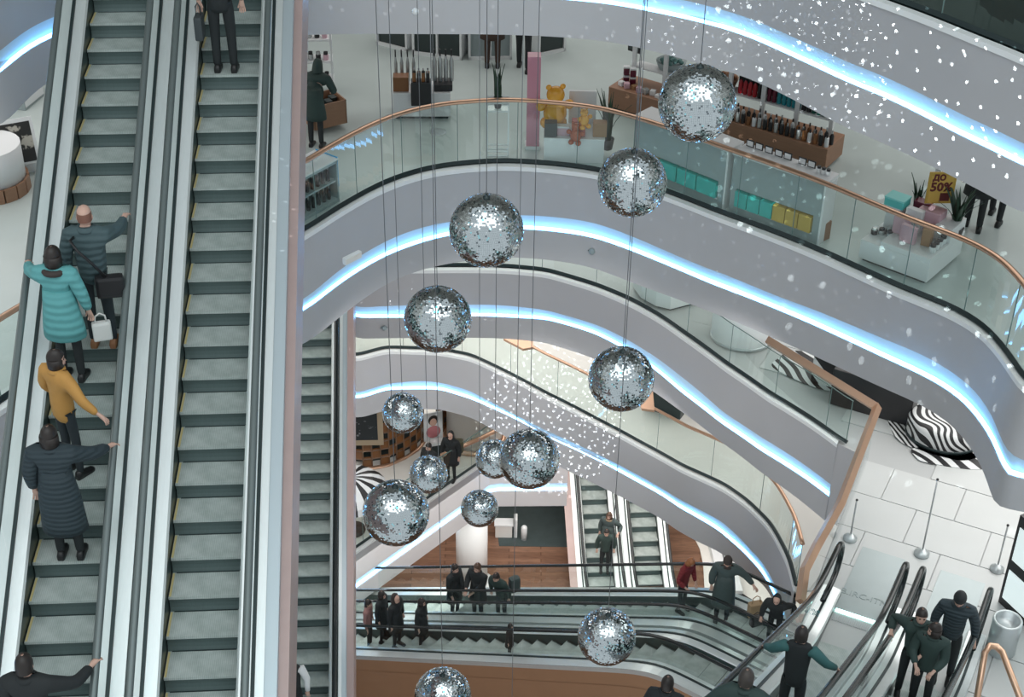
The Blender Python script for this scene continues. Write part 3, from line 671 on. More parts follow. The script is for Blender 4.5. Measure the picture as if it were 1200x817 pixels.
def person(label, loc, face, h=1.66, top=C_BLACK, bot=C_JEANS, coat='jacket', hair='short', hairm=M_HAIRD, L=None, Rh=None, lean=0.0, hy=0, hp=0, shoes=C_SHOE,
           stride=.0, hood=None, group=None, twist=0, belly=1.0, name='person', legs=True, sleeves=None, collar=None, face_on=True, step_up=0, wide=1.0):
    """loc: ground point between the feet; face: heading in degrees (0 = away from the camera, + = to the right).
    L / Rh: hand targets, either local metres at 1.75 scale or world Vectors."""
    t = thing(name, label, 'person', loc, -R(face), group); k = h/1.75; inv = (Matrix.Translation(loc) @ Matrix.Rotation(-R(face), 4, 'Z')).inverted()
    def V(x, y, z): return Vector((x, y, z))
    ln = lean
    def up(x, y, z):   # lean everything above the hips
        f = max(0, z-.92); return V(x*wide if z > 1 else x, y+f*math.sin(ln), z-f*(1-math.cos(ln)))
    pel, wai, che, neb, nec, hd = up(0, 0, .95), up(0, .0, 1.10), up(0, .01, 1.30), up(0, 0, 1.46), up(0, .01, 1.52), up(0, .03, 1.60)
    shl, shr = up(-.185, 0, 1.42), up(.185, 0, 1.42)
    su = step_up
    hipl, hipr = V(-.09, 0, .92), V(.09, 0, .92)
    kl, kr = V(-.10, .03+stride*.5+su*.5, .50+su*.4), V(.10, .02-stride*.5, .50)
    al, ar = V(-.105, stride, .09+su), V(.105, -stride, .09)
    def tgt(T, sgn):
        if T is None: return V(sgn*.27, .06, .82)
        if isinstance(T, Vector): q = inv @ T; return q/k
        return V(*T)
    def arm(S, T, sgn):
        d = T-S; D = d.length; a, b = .28, .25+.06; D2 = min(D, a+b-.012); n = d.normalized(); T2 = S+n*D2
        x = (a*a-b*b+D2*D2)/(2*D2); hgt = math.sqrt(max(a*a-x*x, 0)); pole = V(sgn*.7, -.5, -.6); pole = (pole-n*pole.dot(n)).normalized()
        E = S+n*x+pole*hgt; w = T2-(T2-E).normalized()*.07; return E, w, T2
    tl, trr = tgt(L, -1), tgt(Rh, 1)
    El, Wl, Tl = arm(shl, tl, -1); Er, Wr, Tr = arm(shr, trr, 1)
    # ---- body: one skinned surface, hands included
    vs, es, rd = [], [], []
    def ad(p, r, par=None):
        q = Vector(p); q.y /= YS; vs.append(q); rd.append(r)
        if par is not None: es.append((par, len(vs)-1))
        return len(vs)-1
    i0 = ad(pel, .085); i1 = ad(wai, .088*belly, i0); i2 = ad(che, .122, i1); i3 = ad(neb, .07, i2); i4 = ad(nec, .055, i3); i5 = ad(nec+V(0, .012, .05), .052, i4)
    for sh, E, w, T, sg in ((shl, El, Wl, Tl, -1), (shr, Er, Wr, Tr, 1)):
        a = ad(sh, .048, i3); b = ad(E, .038, a); c = ad(w, .028, b); dr = (T-w).normalized(); p = ad(w+dr*.055, .034, c)
        side = dr.cross(V(0, 0, 1)); side = side.normalized() if side.length > .1 else V(1, 0, 0)
        dn = dr.cross(side).normalized(); dn = dn if dn.z < 0 else -dn
        for fi, (of, ln_) in enumerate(((-.027, .062), (-.009, .074), (.009, .070), (.026, .055))):
            b0 = w+dr*.09+side*of; f1 = ad(b0, .0105, p); f2 = ad(b0+dr*ln_*.5+side*of*.25+dn*.008, .0095, f1); ad(b0+dr*ln_*.85+side*of*.3+dn*.034, .008, f2)
        th = ad(w+dr*.04-side*sg*.034+dn*.01, .0115, p); ad(w+dr*.085-side*sg*.05+dn*.028, .0095, th)
    if legs:
        for hp_, kn, an, sg in ((hipl, kl, al, -1), (hipr, kr, ar, 1)):
            a = ad(hp_, .070, i0); b = ad(kn, .050, a); ad(an, .036, b)
    S = Matrix.Scale(k, 4); SY = S @ Matrix.Diagonal((1, YS, 1, 1))
    mb = MB(); to_mb(mb, skin_mesh(vs, es, rd), SY)
    # head
    HM = Matrix.Translation(nec+V(0, .015, .04)) @ Matrix.Rotation(-R(hy), 4, 'Z') @ Matrix.Rotation(R(hp)-ln*.6, 4, 'X')
    rings = []; prof = [(-.045, .030, .020), (-.03, .052, .050), (-.005, .060, .068), (.025, .068, .080), (.06, .073, .088), (.10, .076, .094), (.135, .072, .092), (.165, .058, .076), (.185, .034, .045), (.192, .006, .008)]
    for z, a, b in prof:
        rg = []
        for j in range(16):
            an = 2*math.pi*j/16; x = a*math.sin(an); y = b*math.cos(an)+(.012 if z < .03 else 0)
            if z < .06 and math.cos(an) > .5: y += .006
            rg.append(V(x, y, z))
        rings.append(rg)
    hb = MB(); hb.loft(rings, 0, True)
    hb.add([V(-.016, .086, .028), V(.016, .086, .028), V(0, .112, .034), V(0, .093, .072), V(0, .090, .022)], [(0, 2, 3), (2, 1, 3), (0, 4, 2), (4, 1, 2)], 0, True)  # nose
    for sg in (-1, 1):
        hb.sphere(V(sg*.077, -.004, .058), (.010, .018, .029), 8, 6)       # ear
    hv = [(S @ HM) @ Vector(v) for v in hb.v]; mb.add(hv, hb.f, 0, True)
    mb.build('body', SKIN, t)
    if face_on:
        fb = MB()
        for sg in (-1, 1): fb.sphere(V(sg*.028, .083, .068), (.012, .006, .006), 8, 6, 0); fb.box(V(sg*.029, .090, .086), (.028, .008, .006), 0)
        fb.sphere(V(0, .090, .002), (.021, .007, .006), 8, 6, 1)
        fb.v = [tuple((S @ HM) @ Vector(v)) for v in fb.v]; fb.build('face_features', [M_EYE, M_LIP], t)
    # ---- hair / headwear
    if hair in ('short', 'long', 'bun', 'bald', 'bob'):
        hbm = MB(); rg = []; back = {'short': .015, 'long': -.02, 'bun': .02, 'bald': .03, 'bob': -.03}[hair]
        lv = 8; top_ = .205
        for i in range(lv+1):
            f = i/lv; rg2 = []
            for j in range(18):
                an = 2*math.pi*j/18; cs = math.cos(an); low = back+(.125-back)*max(0, (cs-.05))**.35 if cs > .05 else back   # fringe is high at the front
                z = low+(top_-low)*math.sin(f*math.pi/2); rr = math.sqrt(max(0, 1-((max(z, .085)-.085)/(.122))**2)); 
                rr = rr if z > .085 else 1
                ex = .010 if hair != 'bald' else .003
                rg2.append(V((.076+ex)*rr*math.sin(an), (.094+ex)*rr*cs-.002, z))
            rg.append(rg2)
        if hair == 'bald': rg = rg[:4]
        hbm.loft(rg, 0, True, caps=False)
        if hair == 'bob':
            hbm.lathe(V(0, -.012, 0), [(.075, -.055), (.098, -.03), (.102, .03), (.098, .09)], 14, sy=.95)
        if hair == 'long':
            rg = [[V(sx*(.05+.035*q)*1.0, -.055+sy*(.045-.01*q), .06-.32*q+0) for sx, sy in ((-1, -.6), (-.6, -1), (.0, -1.15), (.6, -1), (1, -.6), (1.1, .2), (.5, .1), (-.5, .1), (-1.1, .2))] for q in (0, .25, .5, .75, 1)]
            hbm.loft(rg, 0, True)
        if hair == 'bun': hbm.sphere(V(0, -.10, .13), .04, 10, 8)
        hbm.v = [tuple((S @ HM) @ Vector(v)) for v in hbm.v]; hbm.build('hair', hairm, t)
    if hair in ('beanie', 'hood', 'furhood'):
        hbm = MB(); m_ = hood or C_BLACK
        if hair == 'beanie': hbm.lathe(V(0, -.004, 0), [(.088, .075), (.094, .09), (.094, .115), (.086, .117), (.084, .15), (.066, .185), (.03, .21), (.004, .214)], 16, sy=1.16)
        else:
            rg = []
            for i in range(9):
                f = i/8; z = -.05+.28*math.sin(f*math.pi/2); rr = math.cos(f*math.pi/2)**.55
                rg.append([V(.108*rr*math.sin(2*math.pi*j/18), (.13*rr*math.cos(2*math.pi*j/18))*(1 if math.cos(2*math.pi*j/18) < .3 else .35)-.015, z) for j in range(18)])
            hbm.loft(rg, 0, True, caps=False)
        hbm.v = [tuple((S @ HM) @ Vector(v)) for v in hbm.v]; hbm.build('hood' if hair != 'beanie' else 'knitted_hat', m_, t)
    # ---- top garment
    puff = {'jacket': .036, 'coat': .042, 'long': .048, 'vest': .034, 'shirt': .012}[coat]
    vs, es, rd = [], [], []
    i0 = ad(up(0, 0, .77), .126+puff); i1 = ad(wai, .128*belly+puff, i0); i2 = ad(che, .150+puff, i1); i3 = ad(neb+V(0, 0, -.015), .092+puff*.7, i2); i4 = ad(nec+V(0, 0, -.005), .062, i3)
    for sh, E, w in ((shl, El, Wl), (shr, Er, Wr)):
        a = ad(sh, .066+puff, i3)
        if not sleeves: b = ad(E, .050+puff*.8, a); ad(w+(E-w)*.06, .040+puff*.4, b)
    mb = MB(); to_mb(mb, skin_mesh(vs, es, rd), SY)
    sk = {'coat': .62, 'long': .42}.get(coat)
    if sk:
        rg = []
        for z, a in ((sk, .245), (sk+.12, .238), (.86, .222), (.98, .205), (1.10, .188), (1.24, .170)):
            rg.append([V(a*math.sin(2*math.pi*j/18)*(1+.02*math.sin(3*j)), a*.72*math.cos(2*math.pi*j/18)+stride*.15, z) for j in range(18)])
        mb.loft([[tuple(S @ p) for p in r] for r in rg], 0, True)
    mb.build({'vest': 'waistcoat', 'shirt': 'shirt'}.get(coat, coat if coat != 'long' else 'long_coat'), top, t)
    if sleeves:
        for sh, E, w in ((shl, El, Wl), (shr, Er, Wr)):
            mb = MB(); mb.tube([tuple(S @ p) for p in (sh+(neb-sh)*.35+V(0, 0, -.03), sh, (sh+E)/2, E, (E+w)/2, w)], [k*q for q in (.062, .078, .072, .062, .052, .044)], 12); mb.build('sleeve', sleeves, t)
    if not collar and coat in ('jacket', 'coat', 'long'):
        mb = MB(); mb.tube([tuple(S @ (neb+V(.078*math.sin(2*math.pi*j/14), .066*math.cos(2*math.pi*j/14)+.01, .03))) for j in range(14)], .037*k, 7, closed=True); mb.build('collar', top, t)
    if collar:
        mb = MB(); mb.tube([tuple(S @ (neb+V(.105*math.sin(2*math.pi*j/16), .085*math.cos(2*math.pi*j/16)-.01, .01))) for j in range(16)], .038*k, 8, closed=True); mb.build('fur_collar', collar, t)
    # ---- trousers, shoes
    if legs:
        vs, es, rd = [], [], []
        i0 = ad(pel+V(0, 0, .05), .105); 
        for hp_, kn, an in ((hipl, kl, al), (hipr, kr, ar)):
            a = ad(hp_+V(0, 0, -.05), .088, i0); b = ad(kn, .068, a); ad(an+V(0, 0, -.035), .052, b)
        mb = MB(); to_mb(mb, skin_mesh(vs, es, rd), SY); mb.build('trousers', bot, t)
        for an in (al, ar):
            mb = MB(); rg = []
            for y, w_, z1 in ((-.07, .028, .05), (-.055, .038, .09), (0, .042, .11), (.06, .042, .075), (.12, .047, .055), (.17, .040, .045), (.195, .02, .03)):
                rg.append([an+V(w_*c_, y, -.09+.002+z1*(.5+.5*s_)) for c_, s_ in ((1, -1), (1.05, 0), (.7, 1), (-.7, 1), (-1.05, 0), (-1, -1))])
            mb.loft([[tuple(S @ p) for p in r] for r in rg], 0, True); mb.build('shoe', shoes, t)
    t['_k'] = k
    return t
def bag(label, loc, rz, d=(.30, .13, .26), m=None, handle=True, cat='bag', name='handbag'):
    t = thing(name, label, cat, loc, rz); b = MB(); b.bbox((0, 0, 0), d, min(d)*.25); b.build('bag_body', m or M_BLK, t)
    if handle:
        b = MB(); b.tube([(-d[0]*.3, 0, d[2]*.95), (-d[0]*.25, 0, d[2]*1.35), (0, 0, d[2]*1.5), (d[0]*.25, 0, d[2]*1.35), (d[0]*.3, 0, d[2]*.95)], .010, 6); b.build('handle', m or M_BLK, t)
    return t
def on(e, px, b, lo=None, hi=None, py=None):
    a = e.find(px, py, b, lo, hi); return e.pt(a, b)
def rail_at(e, px=None, py=None, side=1, lo=None, hi=None, z=.02):
    """world point on the handrail seen at that image column/row"""
    best = None; i = lo if lo is not None else -6
    while i < (hi if hi is not None else 12):
        w = e.O+e.h*i+e.l*(side*e.g)+Vector((0, 0, e.c(i)+e.railh+z)); x, y, _ = proj(w); d = abs(x-px) if px is not None else abs(y-py)
        if best is None or d < best[0]: best = (d, w)
        i += .02
    return best[1]
# --- leftmost escalator
p_ = on(E1, None, .17, py=403)
person("man with shaved head in dark teal padded jacket, hand on the leftmost escalator's rail", p_, -2, 1.72, C_DTEAL, C_JEANS, 'jacket', 'bald', mat('cropped_hair', (.22, .10, .07), .6), Rh=rail_at(E1, py=243), shoes=C_TAN, belly=1.1, hy=-8, hood=None)
pk = p_
q = on(E1, None, -.13, py=444)
person('woman in turquoise knee-length padded coat with dark fur collar on the leftmost escalator', q, 6, 1.64, C_TURQ, C_BLACK, 'coat', 'bob', M_HAIRD, L=rail_at(E1, py=305, side=-1), collar=C_FUR, Rh=(.30, .10, .80), hy=10, wide=1.02)
bag('small white handbag held by the woman in turquoise', q+Vector((.36, .1, .46)), .3, (.20, .09, .22), mat('white_leather', (.72, .72, .70), .5))
t = thing('shoulder_bag', 'black bag on a strap across the back of the man in teal jacket', 'bag', pk+Vector((.20, -.13, .86)), .2)
b = MB(); b.bbox((0, 0, -.14), (.30, .12, .26), .04); b.build('bag_body', M_BLK, t)
b = MB(); b.tube([(-.02, -.02, .1), (-.14, -.045, .30), (-.27, -.06, .48), (-.33, .02, .56), (-.30, .10, .55)], .016, 6); b.build('strap', M_BLK, t)
q = on(E1, None, -.04, py=545)
person('woman in ochre jacket turned to the right, below the woman in turquoise', q, 35, 1.56, C_OCHRE, C_JEANS, 'jacket', 'bob', M_HAIRD, Rh=rail_at(E1, py=505), L=(-.2, .2, .95), hy=40, wide=1.03)
q = on(E1, None, .02, py=648)
person('woman in long black quilted coat with her hand on the right rail, leftmost escalator', q, -2, 1.64, C_NAVY, C_BLACK, 'long', 'bob', M_HAIRD, Rh=rail_at(E1, py=520), belly=1.08, hy=10, wide=1.05)
q = on(E1, None, -.02, py=905, lo=-4)
person('man in black jacket cut off by the bottom left corner, hand raised to the rail', q, 0, 1.66, C_BLACK, C_BLACK, 'jacket', 'short', M_HAIRD, Rh=rail_at(E1, py=775), belly=1.1, lean=.05, wide=1.05)
# --- second escalator: passenger at the top
q = on(E2, None, -.05, py=78)
person('passenger in black trousers near the top of the second escalator, upper body out of frame', q, -2, 1.68, C_BLACK, C_BLACK, 'jacket', 'short', M_HAIRD)
bag('dark shopping bag beside the passenger at the top of the second escalator', q+Vector((-.27, 0, .42)), 0, (.10, .2, .30), mat('dark_bag', (.05, .06, .065), .5))
# --- third escalator
q = on(E3, None, -.20, py=842, lo=-7)
person('waiter in black waistcoat and white sleeves on the lower narrow escalator', q, 175, 1.62, C_BLACK, C_BLACK, 'vest', 'short', M_HAIRD, sleeves=M_WSHIRT, hy=-15, hp=-15, L=(-.27, .08, .84), Rh=(.27, .06, .84))
q = on(E3, None, -.17, py=905, lo=-8)
person('bald man at the bottom edge below the waiter, only his head in the photo', q, 0, 1.62, C_BLACK, C_BLACK, 'jacket', 'none', None)
# --- crossing escalators
def cepl(e, px, b, **k): return on(e, px, b, -13, 4.4)
specs = [
 (CB, 433, .0, 'woman in patterned blouse with dark ponytail at the left end of the crossing escalators', dict(top=C_PATT, coat='jacket', hair='long', face=100, h=1.55)),
 (CB, 449, -.2, 'person in black right behind the woman in patterned blouse', dict(top=C_BLACK, coat='coat', hair='bob', face=110, h=1.6)),
 (CB, 465, .05, 'person in dark coat with fur-trimmed hood, left on the near crossing escalator', dict(top=C_BLACK, coat='coat', hair='furhood', hood=C_FUR, face=120, h=1.62)),
 (CB, 494, -.1, 'person in black with tied-back hair between the hooded coat and the couple', dict(top=C_BLACK, coat='coat', hair='bob', face=110, h=1.55)),
 (CA, 533, .15, 'woman with long black hair facing right on the far crossing escalator', dict(top=C_BLACK, coat='coat', hair='long', face=125, h=1.68, L=(.05, .35, 1.0), Rh=(.25, .15, .85))),
 (CA, 560, .2, 'woman with long brown hair in black, facing left toward the black-haired woman', dict(top=C_BLACK, coat='coat', hair='long', hairm=M_HAIRB, face=215, h=1.72, L=(.0, .3, 1.0), Rh=(.1, .35, 1.05))),
 (CA, 588, .25, 'man in dark green jacket with grey backpack leaning forward on the far crossing escalator', dict(top=C_GREEN, coat='jacket', hair='short', face=215, h=1.62, lean=.35)),
 (CB, 597, .25, 'person in black crouched low behind the glass of the near crossing escalator', dict(top=C_BLACK, coat='coat', hair='bob', face=110, h=.95)),
 (CA, 797, -.1, 'woman with ginger hair in dark red padded jacket looking at the handrail', dict(top=C_RED, coat='jacket', hair='bob', hairm=M_HAIRR, face=130, h=1.52, hp=-25, lean=.15, Rh=(.25, .30, 1.0), L=(-.1, .3, .9))),
 (CA, 845, -.05, 'person in long grey-green coat with dark hat, arm out to the far rail', dict(top=C_GREY, coat='long', hair='beanie', hood=C_FUR, collar=C_FUR, face=190, h=1.72, hp=-20, L=(-.62, .10, 1.05), wide=1.05)),
]
PE = {}
for e, px, b_, lb, kw in specs:
    q = cepl(e, px, b_); f_ = kw.pop('face'); h_ = kw.pop('h'); PE[px] = person(lb, q, f_, h_, **kw)
q = PE[588].location
t = thing('backpack', 'grey backpack on the back of the man in dark green jacket', 'backpack', q+Vector((.28, .12, .78)), 0.5); b = MB(); b.bbox((0, 0, 0), (.26, .18, .42), .07); b.build('bag_body', C_GREY, t)
b = MB(); b.tube([(-.12, 0, .1), (-.16, -.1, .25), (-.12, 0, .4)], .015, 6); b.build('strap', M_BLK, t)
q = P(905, 752, 8.4)
person('woman in black hooded jacket bending over with bags beside the copper rail', q, 200, 1.5, C_BLACK, C_BLACK, 'jacket', 'hood', None, lean=.45, hood=C_BLACK, L=(-.5, .2, 1.05), Rh=(.3, .25, .8), wide=1.08)
bag('black handbag under the bending woman by the copper rail', q+Vector((-.35, .1, .35)), .4, (.26, .14, .22), M_BLK)
# --- couple on the small ground floor escalator
q = WA.pt(.85, .12); person('person in dark jacket holding the rail on the small ground floor escalator', q, 180, 1.6, C_GREEN, C_BLACK, 'jacket', 'short', M_HAIRD, lean=.1)
q = WA.pt(1.25, .24); person('woman with light brown hair and fur collar behind her companion on the small escalator', q, 200, 1.62, C_GREY, C_BLACK, 'coat', 'bob', M_HAIRB, collar=C_TFUR, L=(-.35, .2, 1.1))
# --- right-hand escalators
q = on(RA, None, -.02, 0, 7, py=846)
person('man in dark waistcoat over teal sleeves, both hands on the rails, seen from behind', q, 206-180-8, 1.66, C_BLACK, C_BLACK, 'vest', 'short', M_HAIRD, L=rail_at(RA, px=893, side=1, lo=-.5), Rh=rail_at(RA, px=985, side=-1, lo=-.5), sleeves=C_TEALS, lean=.02)
q = on(RA, None, .05, 0, 8, py=915)
person('man in dark jacket in front of the photo bottom, holding both rails, grey hair', q, 18, 1.66, C_GREEN, C_BLACK, 'jacket', 'short', mat('grey_brown_hair', (.05, .04, .035), .5), L=rail_at(RA, px=826, side=1, lo=-.5), Rh=rail_at(RA, px=948, side=-1, lo=-.5), lean=.05, belly=1.15, wide=1.08)
q = on(RB, None, .16, -.8, 7, py=812)
person('short-haired man facing the camera with his hand on the left rail, rightmost escalator', q, 196, 1.62, C_GREEN, C_BLACK, 'jacket', 'short', M_HAIRD, Rh=rail_at(RB, px=1043, side=1, lo=-.8), L=(-.05, .3, 1.05), hy=-8, belly=1.05)
q = on(RB, None, -.06, -.8, 7, py=822)
person('woman with black bob in dark jacket turning her head to the man facing the camera', q, 206, 1.58, C_GREEN, C_BLACK, 'jacket', 'bob', M_HAIRD, L=(-.1, .3, 1.0), Rh=(.1, .3, 1.02), hy=60)
q = on(RB, None, -.20, -1, 7, py=795)
person('person in black cap and dark padded jacket standing behind the couple', q, 200, 1.68, C_NAVY, C_BLACK, 'jacket', 'beanie', None, hood=C_BLACK, hp=-20, belly=1.1, L=(-.33, .08, .84), wide=1.05)
q = PD(783, 890, 18.5)
person('dark-haired person below the near crossing escalator, only the head showing', PD(782, 800, 19.0)-Vector((0, 0, 1.55)), 20, 1.62, C_BLACK, C_BLACK, 'jacket', 'short', M_HAIRD)
# --- lowest gallery: two shoppers
q = P(529, 562, F4); person('shopper in black with backpack standing on the white lowest gallery', q, 200, 1.55, C_BLACK, C_BLACK, 'coat', 'hood', None, hood=C_BLACK)
t = thing('backpack', 'olive backpack worn by the shopper in black on the lowest gallery', 'backpack', q+Vector((.18, .10, .85)), 0); MB().bbox((0, 0, 0), (.28, .2, .38), .06).build('bag_body', mat('olive_cloth', (.08, .08, .05), .8), t)
q = P(504, 575, F4); person('shopper in black seen from the chest up behind the small mirror ball', q, 215, 1.55, C_BLACK, C_BLACK, 'jacket', 'short', M_HAIRD)
# --- cosmetics gallery
q = P(1139, 268, F1); person('customer in black boots and skirt, legs visible below the upper gallery', q, 20, 1.62, C_BLACK, C_BLACK, 'coat', 'bob', M_HAIRD, stride=.08)
q = P(1165, 258, F1); person('second black-clad customer behind the boots customer, only legs visible', q, 30, 1.62, C_BLACK, C_BLACK, 'jacket', 'short', M_HAIRD, stride=.18)
q = P(577, 79, F1); person('customer in dark brown skirt, seen below the upper fascia, left of two', q, 0, 1.6, C_BROWN, C_BROWN, 'coat', 'bob', M_HAIRD)
q = P(613, 82, F1); person('customer in black trousers in the shop, only legs below the fascia', q, 10, 1.62, C_BLACK, C_BLACK, 'jacket', 'short', M_HAIRD, stride=.14)
q = P(371, 172, F1); person('customer in dark green jacket bending over the shelf at the left end of the shop', q, 12, 1.45, C_GREEN, C_BLACK, 'coat', 'hood', None, hood=C_GREEN, lean=.55, Rh=(.2, .55, .95), wide=1.15, belly=1.15)
# ================================================================= shop on the cosmetics gallery
M_OAK = mat('oak_veneer', (.30, .165, .10), .5, var=.15, vscale=4, stretch=(1, 1, 8)); M_GREYP = mat('grey_panel', (.30, .36, .37), .4); M_WHT = mat('shop_white', (.72, .74, .75), .4)
M_TEALB = mat('teal_box', (.04, .42, .38), .5); M_YELB = mat('yellow_box', (.52, .36, .08), .5); M_PINKB = mat('pink_card', (.62, .40, .46), .5); M_PINKP = mat('pink_acrylic', (.60, .26, .34), .25)
M_GOLD = mat('orange_gloss', (.78, .38, .05), .25); M_LEAF = mat('dark_leaf', (.025, .06, .035), .4, var=.3, vscale=8); M_POT = mat('dark_pot', (.05, .05, .05), .5)
M_REDP = mat('red_bottle', (.42, .02, .03), .3); M_TEALP = mat('teal_bottle', (.02, .25, .30), .3); M_GRNP = mat('green_bottle', (.01, .10, .07), .3); M_SILV = mat('silver_bottle', (.5, .52, .52), .25, metal=.6); M_AMB = mat('amber_bottle', (.22, .09, .03), .3); M_WINE = mat('wine_bottle', (.12, .01, .03), .3)
M_CARD = mat('brown_card', (.34, .19, .09), .6); M_DKCB = mat('dark_block', (.022, .035, .035), .4)
class Fr:
    """frame with its front edge on two floor pixels"""
    def __init__(s, p0, p1, z=F1, depth=1.0):
        a, b = P(*p0, z), P(*p1, z); s.L = (b-a).length; s.u = (b-a)/s.L; s.v = Vector((-s.u.y, s.u.x, 0))
        if s.v.y < 0: s.v = -s.v
        s.rz = math.atan2(s.u.y, s.u.x); s.c = a+s.u*s.L/2+s.v*depth/2; s.a = a; s.d = depth
    def w(s, u, v, z): return s.a+s.u*u+s.v*v+Vector((0, 0, z))
BME = {}
ORD = 'first second third fourth fifth sixth seventh eighth ninth tenth eleventh twelfth thirteenth fourteenth fifteenth sixteenth seventeenth eighteenth nineteenth twentieth twenty-first twenty-second twenty-third twenty-fourth twenty-fifth'.split()
def ordl(i, s, end='left'): return '%s, %s from the %s' % (s, ORD[min(i, 24)], end)
cn = {'shop_white': 'white', 'black_plastic': 'black', 'silver_bottle': 'silver', 'amber_bottle': 'amber', 'wine_bottle': 'wine-red'}
def bottle(kind, m, loc, label, group, h=.2, r=.028):
    key = (kind, m.name)
    if key not in BME:
        t = thing('bottle', label, 'bottle', loc, 0, group)
        pr = {'tall': [(.9, 0), (1, .04), (1, .62), (.55, .74), (.38, .80)], 'square': [(.95, 0), (1, .03), (1, .70), (.9, .74), (.4, .76)], 'jar': [(.95, 0), (1, .04), (1, .6), (.9, .66), (.8, .68)]}[kind]
        b = MB(); b.lathe((0, 0, 0), pr, 10); body = b.build('bottle_body', m, t)
        b = MB(); z0 = pr[-1][1]; b.lathe((0, 0, 0), [(pr[-1][0]*1.05, z0-.02), (pr[-1][0]*1.05, 1), (pr[-1][0]*.9, 1)], 10); cap = b.build('cap', M_BLK if m is not M_BLK else M_SILV, t)
        BME[key] = (body.data, cap.data); body.scale = cap.scale = (r, r, h); return t
    t = thing('bottle', label, 'bottle', loc, 0, group)
    for nm, me in zip(('bottle_body', 'cap'), BME[key]):
        o = link(nm, me, t); o.scale = (r, r, h)
    return t
def box_thing(name, label, cat, c, d, m, rz=0, group=None, lid=None, bev=.012):
    t = thing(name, label, cat, c, rz, group); b = MB(); b.bbox((0, 0, 0), (d[0], d[1], d[2]*(.8 if lid else 1)), bev); b.build('box_body', m, t)
    if lid: b = MB(); b.bbox((0, 0, d[2]*.8), (d[0]*1.04, d[1]*1.04, d[2]*.2), bev*.7); b.build('lid', lid, t)
    return t
def plant(label, loc, n=11, h=.55, spread=.5, pot=True, pr=.11, seed=1):
    rnd = random.Random(seed); t = thing('snake_plant', label, 'plant', loc); ph = .18 if pot else 0
    if pot:
        b = MB(); b.lathe((0, 0, 0), [(pr*.75, 0), (pr, ph), (pr*.9, ph), (pr*.85, ph-.03), (.01, ph-.03)], 14); b.build('pot', M_POT, t)
    for i in range(n):
        a = 2.4*i+rnd.random(); sp_ = spread*(.15+.85*i/n)*(.7+.5*rnd.random()); hh = h*(.65+.4*rnd.random()); d = Vector((math.cos(a), math.sin(a), 0)); s_ = Vector((-d.y, d.x, 0)); rg = []
        for k in range(7):
            f = k/6; w = .068*math.sin(math.pi*(.18+.82*f))**.7*(1.02-f*.9)+.002; c = d*(.02+sp_*h*f*f*.9)+Vector((0, 0, ph-.03+hh*f)); rg.append([c-s_*w, c-d*.006+Vector((0, 0, -.002)), c+s_*w, c+d*.006])
        b = MB(); b.loft(rg, 0, True); b.build('leaf', M_LEAF, t)
    return t
def cabinet_low(p0, p1, label, h=.85, depth=.45, m=M_DKCB, nb=2, z=F1):
    f = Fr(p0, p1, z, depth); t = thing('low_cabinet', label, 'cabinet', f.c, f.rz); L = f.L
    b = MB(); b.box((0, 0, .03), (L, depth, .06)); b.box((0, 0, h-.02), (L, depth, .04))
    for x in (-L/2+.02, L/2-.02): b.box((x, 0, h/2), (.04, depth, h))
    for i in range(1, nb): b.box((-L/2+L*i/nb, 0, h/2), (.03, depth, h))
    b.build('frame', M_WHT, t)
    for i in range(nb):
        b = MB(); b.box((-L/2+L*(i+.5)/nb, -depth/2+.05, h/2), (L/nb-.05, .02, h-.1)); b.build('panel', m, t)
    for i in range(int(L/.13)): box_thing('product_box', ordl(i, 'small product box on the '+label.split(' under')[0].split(' behind')[0].split(' right of')[0].split(' left')[0]), 'box', f.w(.08+i*.13, .1, h), (.08, .06, .12+.05*((i*7) % 3)), random.choice([M_WHT, M_SILV, M_BLK, M_PINKB]), f.rz, 'product boxes on the back cabinets')
    return f
cabinet_low((441, 52), (477, 61), 'dark low cabinet farthest left under the upper fascia', nb=1)
cabinet_low((483, 64), (541, 71), 'white-framed dark low cabinet with two bays under the upper fascia')
cabinet_low((549, 71), (600, 70), 'white-framed low cabinet behind the two cut-off customers', m=M_GREYP)
cabinet_low((631, 67), (663, 60), 'low cabinet with grey panel right of the cut-off customers', m=M_DKCB, nb=1)
# perfume stand
f = Fr((461, 140), (528, 140), F1, .5); t = thing('display_plinth', 'white plinth carrying tester bottles, left middle of the shop', 'plinth', f.c, f.rz)
b = MB(); b.bbox((0, 0, .05), (f.L, .5, .43), .01); b.build('plinth_body', M_WHT, t); b = MB(); b.box((0, 0, .025), (f.L-.08, .42, .05)); b.build('kick_base', M_DARK, t)
box_thing('tester_tray', 'black tester tray hanging over the front of the white plinth', 'tray', f.w(.48, -.02, .30), (.34, .20, .42), M_BLK, f.rz)
box_thing('tester_tray', 'black tester tray at the right end of the white plinth', 'tray', f.w(.84, .22, .48), (.32, .3, .12), M_BLK, f.rz)
box_thing('tester_tray', 'brown tester box at the left end of the white plinth', 'tray', f.w(.14, .15, .48), (.26, .2, .26), M_AMB, f.rz)
for i in range(4): bottle('tall', M_SILV, f.w(.70+i*.095, .24, .60), ordl(i, 'tall silver tube in the right tray of the white plinth'), 'tall silver tubes on the white plinth', .56, .04)
for i in range(4): bottle('tall', M_SILV, f.w(.05+i*.1, .36, .48), ordl(i, 'thin silver tube at the back left of the white plinth'), 'thin tubes at the back left of the plinth', .62, .03)
for i in range(4):
    for j in range(2): bottle('square', (M_AMB, M_BLK)[(i+j) % 2], f.w(.37+i*.075, -.06+j*.08, .72), ordl(i, 'small tester bottle on the black hanging tray, %s row' % ('front', 'rear')[j]), 'tester bottles on the hanging tray', .2, .03)
